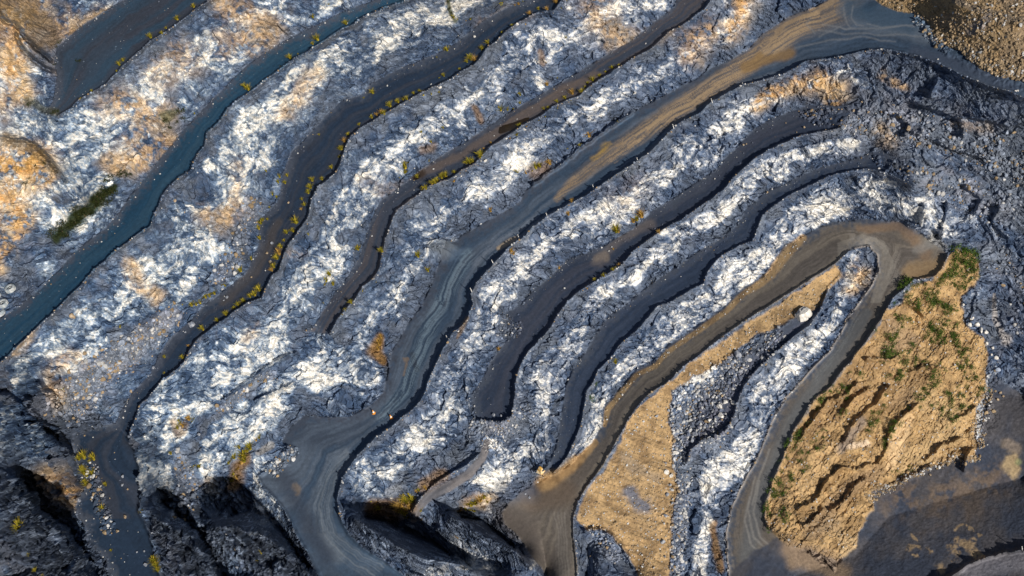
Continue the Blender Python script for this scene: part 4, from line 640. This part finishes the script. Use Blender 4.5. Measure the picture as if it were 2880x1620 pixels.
for x, y, w in T(0, 0, "2570,1130,18 2565,1190,18 2503,1270,14 2435,1357,12 2360,1365,18 2345,1420,20 2325,1440,16 2115,1340,22 2170,1330,20 2100,1380,20 2155,1385,14 2010,1295,12 2410,1020,9"): tuft(x, y, w, lb, g)
for x, y, w in T(0, 1, "2330,10,18 2280,60,12 2300,100,18 2275,135,14 2240,235,22 2215,300,20 2165,310,18 2145,370,18 2125,420,22 2110,470,26 2095,505,20 2070,570,24 2055,595,18 1960,745,20 1925,780,26 1890,795,22 1845,830,18 1800,855,16 1770,880,12 1710,930,18 1645,975,16 1535,1040,18 1425,1165,16 1380,1255,18 1245,1250,12 1240,1370,10 2050,20,22 2090,45,16 2040,120,10 1970,240,22 1985,215,18 2020,210,12 1955,280,14 1965,355,16 1820,600,22 1740,683,14 1695,710,16 1625,770,20 1590,790,18 1560,800,14 1510,840,24 1480,855,26 1450,860,20 1370,850,16 905,1022,18 1900,510,12 2640,1000,0.1"): 
    if w > 1: tuft(x, y, w, lb, g, rng.rand() < .12)
g = 'tufts along the puddle bench'; lb = 'yellow-green tuft along the brownish bench road with the puddle'
for x, y, w in T(1, 0, "2095,495,14 2045,515,18 1995,545,12 1950,575,12 1900,610,20 1860,630,12 1845,660,10 1818,695,18 1745,708,22 1690,745,18 1735,760,10 1630,770,14 1562,815,18 1530,825,12 1540,878,12 1490,905,9 1632,815,10 1398,955,18 1345,950,18 1325,1020,18 1275,1050,10 1130,1080,14 1078,1125,12 1055,1175,24 1050,1190,18 970,1230,26 995,1225,24 945,1235,20 855,1305,20 790,1335,24 760,1345,20 710,1385,24 690,1390,22 730,1370,16 620,1430,22 640,1425,18 1555,640,18 1632,590,10 1350,720,18 1348,780,14 1300,822,9 1255,830,16 1205,835,24 1425,755,8 485,1270,34 480,1300,28 475,1240,20 660,1215,14 440,1340,12 605,1000,14 770,970,11 680,1075,14 1695,290,14 575,1340,22"): tuft(x, y, w, lb, g, rng.rand() < .15)
for x, y, w in T(1, 1, "130,437,18 310,452,18 160,748,14 78,840,14 30,895,12 5,930,12 260,680,9 580,490,22 655,598,20 600,510,12"): tuft(x, y, w, lb, g)
for x, y, w in T(1, 0, "850,1370,24 895,1310,14"): tuft(x, y, w, lb, g, True)
for x, y, w in T(0, 1, "2490,625,30 2465,675,26 2450,700,22 2515,700,20 2445,845,12 2330,325,12"): tuft(x, y, w, 'large yellow-green tuft on the blue face at the end of the puddle bench', 'tufts on the face above the puddle bench end')
g = 'tufts by the wide haul road'; lb = 'orange-green tuft on the rock beside the wide haul road'
for x, y, w in T(1, 0, "1870,1030,34 1800,1103,14 1575,1240,26 1470,1270,30 1440,1290,24 1500,1260,20 1395,1310,18 1330,1300,14 2090,920,8 1710,1125,8"): tuft(x, y, w, lb, g, rng.rand() < .4)
for x, y, w in T(1, 1, "1128,148,24 1740,75,20 1715,172,20 1283,452,24 1300,470,16 1645,575,18 1190,1190,18 980,585,0.1"): 
    if w > 1: tuft(x, y, w, lb, g, True)
g = 'tufts by the dark grey bench'; lb = 'yellow tuft beside the dark grey bench below the haul road'
for x, y, w in T(1, 1, "2265,190,34 2205,225,28 2230,215,22 2080,300,30 2095,305,18 1983,635,18 1915,668,14 1855,730,14 2050,590,14 2070,575,12 2055,435,10 2400,310,14 2070,1290,20 2098,555,10"): tuft(x, y, w, lb, g, rng.rand() < .5)
for x, y, w in T(0, 2, "640,560,24 600,570,20 710,570,20 680,590,16 640,680,24 700,680,18 660,700,20 625,650,22 655,770,24 645,745,20 485,35,18 170,1080,34 180,1110,24 235,1285,14 310,1390,18 1170,1350,26 1185,1380,22 1160,1330,20 1195,1410,18 800,765,12 775,940,16 840,1260,12 1065,970,10 350,1440,16 1970,1280,12 1960,1330,12"): tuft(x, y, w, 'green-yellow tuft on the dark floor or cliffs at the lower left', 'tufts at the lower left')
for x, y, w in T(0, 2, "1340,335,24 1360,300,24 1430,270,26 1400,255,20 1450,280,16 1380,320,18 1290,530,14 1350,280,18 1860,510,34 1890,490,30 1840,545,34 1820,600,36 1790,640,30 1770,560,24 1760,680,28 1750,740,28 1930,430,26 1950,410,20 1810,480,24 1725,600,24 1470,640,26 1500,630,20 1850,580,24 1780,720,20"): tuft(x, y, w, 'olive tuft in the vegetated chutes left of the haul road bend', 'tufts in the chutes', rng.rand() < .3)
for x, y, w in T(1, 2, "500,900,36 460,930,34 540,890,30 480,980,30 430,960,26 520,940,28 500,1010,20 250,910,26 290,940,24 220,890,20 600,960,12 1010,900,34 980,920,34 1050,880,30 1080,860,26 940,950,26 900,950,22 1000,960,26 1100,900,20 590,800,16 880,1160,18 610,1020,12 640,790,14 570,820,18"): tuft(x, y, w, 'ochre-green tuft above the black hollows at the bottom, left of centre', 'tufts above the black hollows', rng.rand() < .45)
for x, y, w in T(1, 1, "290,1150,34 280,1190,26 300,1100,22"): tuft(x, y, w, 'brown dry tuft in the brown chute beside the haul road', 'tufts in the brown chute', True)
# green growth at the upper left
for x, y, w in T(0, 0, "1350,830,34 1360,860,30 1245,905,28 1275,980,22 1380,900,24 230,790,26 420,860,22 400,850,18 1330,920,18 1250,1000,14 820,1330,30 850,1350,30 900,1320,30 940,1310,24 970,1330,22 800,1360,24 260,1260,24 200,1385,24 330,1230,20 450,330,22 430,350,18 600,460,18 410,490,14"): shrub(x, y, w, 'dark green shrub on the pale rock at the upper left', 'shrubs on the upper left rock')
for k in range(46):
    t_ = rng.rand(); x = np.interp(t_, [0, .4, .75, 1], [128, 185, 230, 285]); y = np.interp(t_, [0, .4, .75, 1], [600, 555, 520, 478]); shrub(x + rng.randn() * 9, y + rng.randn() * 10, rng.uniform(24, 40), 'dark green shrub in the dense patch above the deep blue road', 'shrubs of the dense green patch')
for x, y, w in T(1, 0, "800,20,20 815,60,22 825,95,20 835,120,20 790,0,18 860,150,22"): shrub(x, y, w, 'olive shrub in the narrow gully at the top edge', 'shrubs of the top gully')
for x, y, w in T(1, 2, "1890,115,24 1920,5,16"): shrub(x, y, w, 'dark green shrub below the end of the narrow dark bench', 'shrubs below the narrow bench')
# shrubs of the tan hill
g = 'green shrubs on the tan hill'; lb = 'small green shrub on the open tan hill'
for x, y, w in T(2, 1, "1855,775,34 1870,800,34 1900,820,40 1920,800,38 1935,840,34 1925,765,30 1770,845,44 1790,870,26 1700,800,28 1695,830,18 1975,870,36 2000,860,30 2030,890,30 1990,910,24 1640,950,34 1660,960,28 1620,970,26 1730,960,34 1690,965,16 1960,965,36 1970,1000,26 1885,1015,38 1910,1040,34 1930,1060,36 1945,1090,36 1965,1130,36 1870,1030,26 2075,1015,26 2080,1030,20 2030,1070,26 2045,1090,30 2060,1120,32 2075,1150,26 1655,1015,22 1550,1090,34 1570,1110,28 1610,1105,30 1620,1060,28 1725,1147,28 1855,1080,22 1880,1110,28 1520,1190,44 1550,1200,44 1580,1210,40 1540,1240,36 1510,1265,24 1620,1220,24 1640,1240,30 1655,1270,30 1670,1300,36 1660,1340,26 1740,1270,26 1700,1200,26 1760,1250,20 1650,1390,34 1645,1370,22 1830,1290,24 1830,1330,24 1890,1360,36 1900,1400,36 1920,1430,26 1960,1340,22 1940,1380,20 2150,1280,30 2150,1310,28 2090,1320,34 2100,1340,26 2185,1330,26 2130,1360,14 2145,1395,24 2180,1400,26 2225,1430,34 2120,1230,24 2100,1250,22 2075,1175,20 1560,1380,20 1530,1370,16 1345,1360,26 1265,1365,14 2110,660,24 2090,1210,20 2145,1200,24 2290,1185,10 1450,1050,18 1590,845,20 1600,1400,18 1875,720,18 1930,712,18 1870,880,16 1940,1290,16"): shrub(x, y, w, lb, g)
for x, y, w in T(2, 2, "1440,215,24 1440,260,30 1430,300,32 1420,340,26 1420,365,18 1525,75,16 1485,210,14 1530,160,22 1220,205,20 1185,215,18 1225,100,20 1890,25,34 1840,35,30 1770,95,30 1790,80,20 1870,80,20 1815,130,22 1895,160,24 1790,185,16 1715,190,16 1985,80,24 2030,90,24 2020,130,30 2015,160,28 1965,205,26 2090,90,24 2105,180,26 2105,215,24 2120,105,20 2245,45,30 2230,80,22 2140,10,18 2080,15,18 2010,240,24 1960,255,16 2055,290,26 2080,265,18 1995,335,14 1620,310,30 1600,345,32 1640,300,26 1580,360,26 1560,400,26 1530,440,26 1525,470,20 1020,380,24 1060,345,18 1055,390,14 970,430,14 1035,480,24 960,525,18 1005,500,18 885,575,24 905,600,20 905,660,22 950,615,16 830,710,28 825,690,24 765,830,20 795,790,12 775,1010,30 765,1040,22 740,965,18 770,950,18 1720,632,18 885,910,10 920,630,14 1710,660,12 1660,670,12 1620,665,10 1590,665,10"): shrub(x, y, w, lb, g)
g = 'dark green shrubs along the hill edge'; lb = 'dark green shrub on the bank between the descending road and the tan hill'
for x, y, w in T(2, 2, "1200,30,34 1220,20,26 1030,110,34 1000,185,28 1040,90,26 970,245,22 1080,60,24 890,360,34 865,410,34 870,380,28 840,460,34 820,485,34 800,440,26 785,560,24 900,515,20 885,530,18 760,600,22 735,650,20 710,740,34 690,790,34 670,800,28 700,830,22 735,745,24 750,770,18 765,835,18 645,920,28 650,950,34 630,940,24 640,1000,22 655,1100,22 955,290,16 940,305,16 1240,60,16 1110,50,20 1130,20,16 680,850,20"): shrub(x, y, w, lb, g)
g = 'dense shrubs at the hairpin tip'; lb = 'dark green shrub in the dense cluster where the hairpin meets the tan hill'
for x, y, w in T(2, 1, "1690,680,40 1720,700,36 1650,710,34 1680,720,30 1700,750,28 1740,710,26 2060,455,36 2050,500,40 2100,460,40 2130,480,40 2140,500,48 2160,540,48 2100,540,40 2080,570,40 2050,600,44 2020,620,40 1990,640,38 1960,660,30 2020,550,34 2110,590,34 2180,500,34 2200,470,30 2210,610,30 2205,650,24 2180,560,30 2140,450,30 2030,650,26 2210,520,24 1970,610,28 2080,640,22 2150,600,28 1940,670,26 2030,430,20 2200,580,22 2065,530,36 2125,630,22 2140,690,30 2120,720,26 2160,700,20 2050,710,24 2070,730,22 2040,690,18 1830,700,18 1800,690,14 2180,680,18 2080,690,14"): shrub(x, y, w, lb, g)

# ---------------------------------------------------------------- marker posts, cones, tyres, puddle
def simple(name, c, r_=.6): return mat(name, c, r_, vary=.08, bscale=6)
m_white = simple('white_plastic', (.78, .79, .80), .5); m_red = simple('orange_plastic', (.80, .33, .05), .5); m_blackr = simple('dark_band', (.03, .03, .035), .5); m_tyre = stone_mat('dusty_rubber', (.30, .36, .42), (.48, .50, .52), 2.); m_rub = simple('dark_rubber', (.02, .02, .022), .8)
def lathe(name, prof, mt, n=20, closed=False, noise=0):
    V = []; F = []; m_ = len(prof)
    for k in range(n):
        a = 2 * math.pi * k / n
        for r_, z in prof: V.append((r_ * math.cos(a), r_ * math.sin(a), z))
    for k in range(n):
        for j in range(m_ if closed else m_ - 1): F.append((k * m_ + j, ((k + 1) % n) * m_ + j, ((k + 1) % n) * m_ + (j + 1) % m_, k * m_ + (j + 1) % m_))
    me = npmesh(name, np.array(V), np.array(F), smooth=False); me.materials.append(mt); return me
post_m = lathe('post_shaft', [(0.001, 0), (.085, 0), (.085, .88), (0.001, .88)], m_white, 8); band_m = lathe('post_band', [(.085, .88), (.092, .88), (.092, 1.0), (.085, 1.0)], m_blackr, 8); cap_m = lathe('post_cap', [(.085, 1.0), (.085, 1.12), (.05, 1.17), (.001, 1.17)], m_white, 8)
PO = [(1870, 217, 'marker post farthest up the haul road, near the broad bend'), (1792, 258, 'marker post second from the top of the haul road'), (1695, 322, 'marker post third from the top, below the dark notch in the road edge'), (1605, 406, 'marker post on the haul road edge opposite the yellow mud stain'), (1494, 474, 'marker post fifth from the top on the haul road edge'),
 (1377, 545, 'marker post on the haul road edge, just above the tan mud strip'), (1306, 599, 'marker post at the upper end of the tan mud strip'), (1241, 662, 'marker post on the road edge at the lower end of the tan strip'), (1187, 733, 'marker post just above the wide black pocket in the road edge'), (1126, 853, 'marker post lowest down the haul road edge, below the black pocket')]
for x, y, lab in PO:
    p = at(x, y + 1); e = tag(obj('marker_post', None, None, (p[0], p[1], p[2] - .05), (rng.uniform(-.06, .06), rng.uniform(-.06, .06), 0), (1.15, 1.15, 1.25)), 'white ' + lab, 'post', 'marker posts along the haul road')
    for nm, me in (('shaft', post_m), ('band', band_m), ('cap', cap_m)): obj(nm, me, e)
p = at(2572, 1384); e = tag(obj('marker_post', None, None, (p[0], p[1], p[2]), (0, 0, 0), (1.1, 1.1, 1.2)), 'white post on the dark edge in the bottom right corner', 'post')
for nm, me in (('shaft', post_m), ('band', band_m), ('cap', cap_m)): obj(nm, me, e)
cone_m = lathe('cone_body', [(.27, .06), (.055, .95), (.001, .95)], m_red, 20); cbase_m = lathe('cone_base', [(.001, 0), (.42, 0), (.42, .06), (.001, .06)], m_red, 4); cband = lathe('cone_band', [(.201, .36), (.134, .64)], m_white, 20)
for x, y, lab in ((941, 1040, 'orange and white traffic cone on the left side of the haul road'), (985, 1052, 'orange and white traffic cone near the right berm of the haul road')):
    p = at(x, y); e = tag(obj('traffic_cone', None, None, (p[0], p[1], p[2]), (0, 0, .4), (1.35, 1.35, 1.25)), lab, 'cone', 'traffic cones across the haul road')
    for nm, me in (('body', cone_m), ('base', cbase_m), ('band', cband)): obj(nm, me, e)
ty_prof = [(.62, .12), (.80, .02), (1.12, .0), (1.28, .12), (1.30, .45), (1.30, .75), (1.28, .98), (1.12, 1.10), (.80, 1.08), (.62, .98), (.57, .55)]
tyre_m = lathe('tyre_carcass', ty_prof, m_tyre, 40, True); liner_m = lathe('tyre_liner', [(.565, .9), (.60, .55), (.565, .2), (.001, .16)], m_rub, 32)
def tread():
    V = []; F = []
    for k in range(30):
        a = 2 * math.pi * k / 30; ca_, sa_ = math.cos(a), math.sin(a)
        for zz in (.14, .60):
            i = len(V)
            for dz_ in (0, .36):
                for dr in (1.27, 1.345):
                    for da in (-.06, .06): V.append((dr * math.cos(a + da + dz_ * .1), dr * math.sin(a + da + dz_ * .1), zz + dz_))
            F += [(i + 2, i + 3, i + 7, i + 6), (i, i + 2, i + 6, i + 4), (i + 1, i + 5, i + 7, i + 3), (i, i + 1, i + 3, i + 2), (i + 4, i + 6, i + 7, i + 5)]
    me = npmesh('tyre_tread', np.array(V), np.array(F)); me.materials.append(m_tyre); return me
tread_m = tread()
for x, y, rx, lab in ((28, 730, (.05, .03, 0), 'pale dusty truck tyre lying alone beside the deep blue road at the left edge'), (9, 768, (.12, -.05, 1), 'middle tyre of the three touching ones, its dark hole in full view'), (-5, 749, (-.1, .1, 2), 'upper tyre of the three touching ones, mostly outside the picture'), (1, 793, (.2, .15, 3), 'lowest tyre of the three touching ones at the left edge')):
    p = at(x, y); e = tag(obj('tyre', None, None, (p[0], p[1], p[2] - .05), rx, (.95, .95, 1)), lab, 'tyre', 'old truck tyres at the left edge')
    for nm, me in (('carcass', tyre_m), ('liner', liner_m), ('tread', tread_m)): obj(nm, me, e)

def puddle(outline, zoff, label, grp=None):
    P = rough(list(outline) + [outline[0]], 1.6, 5)[::2]; c = P.mean(0); z = min(at(*q_)[2] for q_ in P[::6]) * .5 + np.mean([at(*q_)[2] for q_ in P[::6]]) * .5 + zoff
    V = [unproject(np.array([x]), np.array([y]), z)[0] for x, y in list(P) + [c]]; n = len(P); F = np.array([(i, (i + 1) % n, n) for i in range(n)]); me = npmesh('puddle', np.array(V)[:], F[:, ::-1])
    me.materials.append(m_water); o = obj('puddle', me); o['kind'] = 'structure'; o['label'] = label
m_water = mat('muddy_water', (.026, .015, .005), .3, vary=.15, bscale=.3, spec=.25)
puddle(L("1255,322 1262,312 1275,303 1290,296 1305,292 1320,292 1333,294 1328,302 1316,310 1300,320 1285,328 1268,334 1256,336"), .12, 'brown puddle on the bench road')
puddle(L("1038,450 1045,443 1058,439 1060,443 1052,450 1042,454"), .10, 'small brown puddle at the lower bend of the bench road')
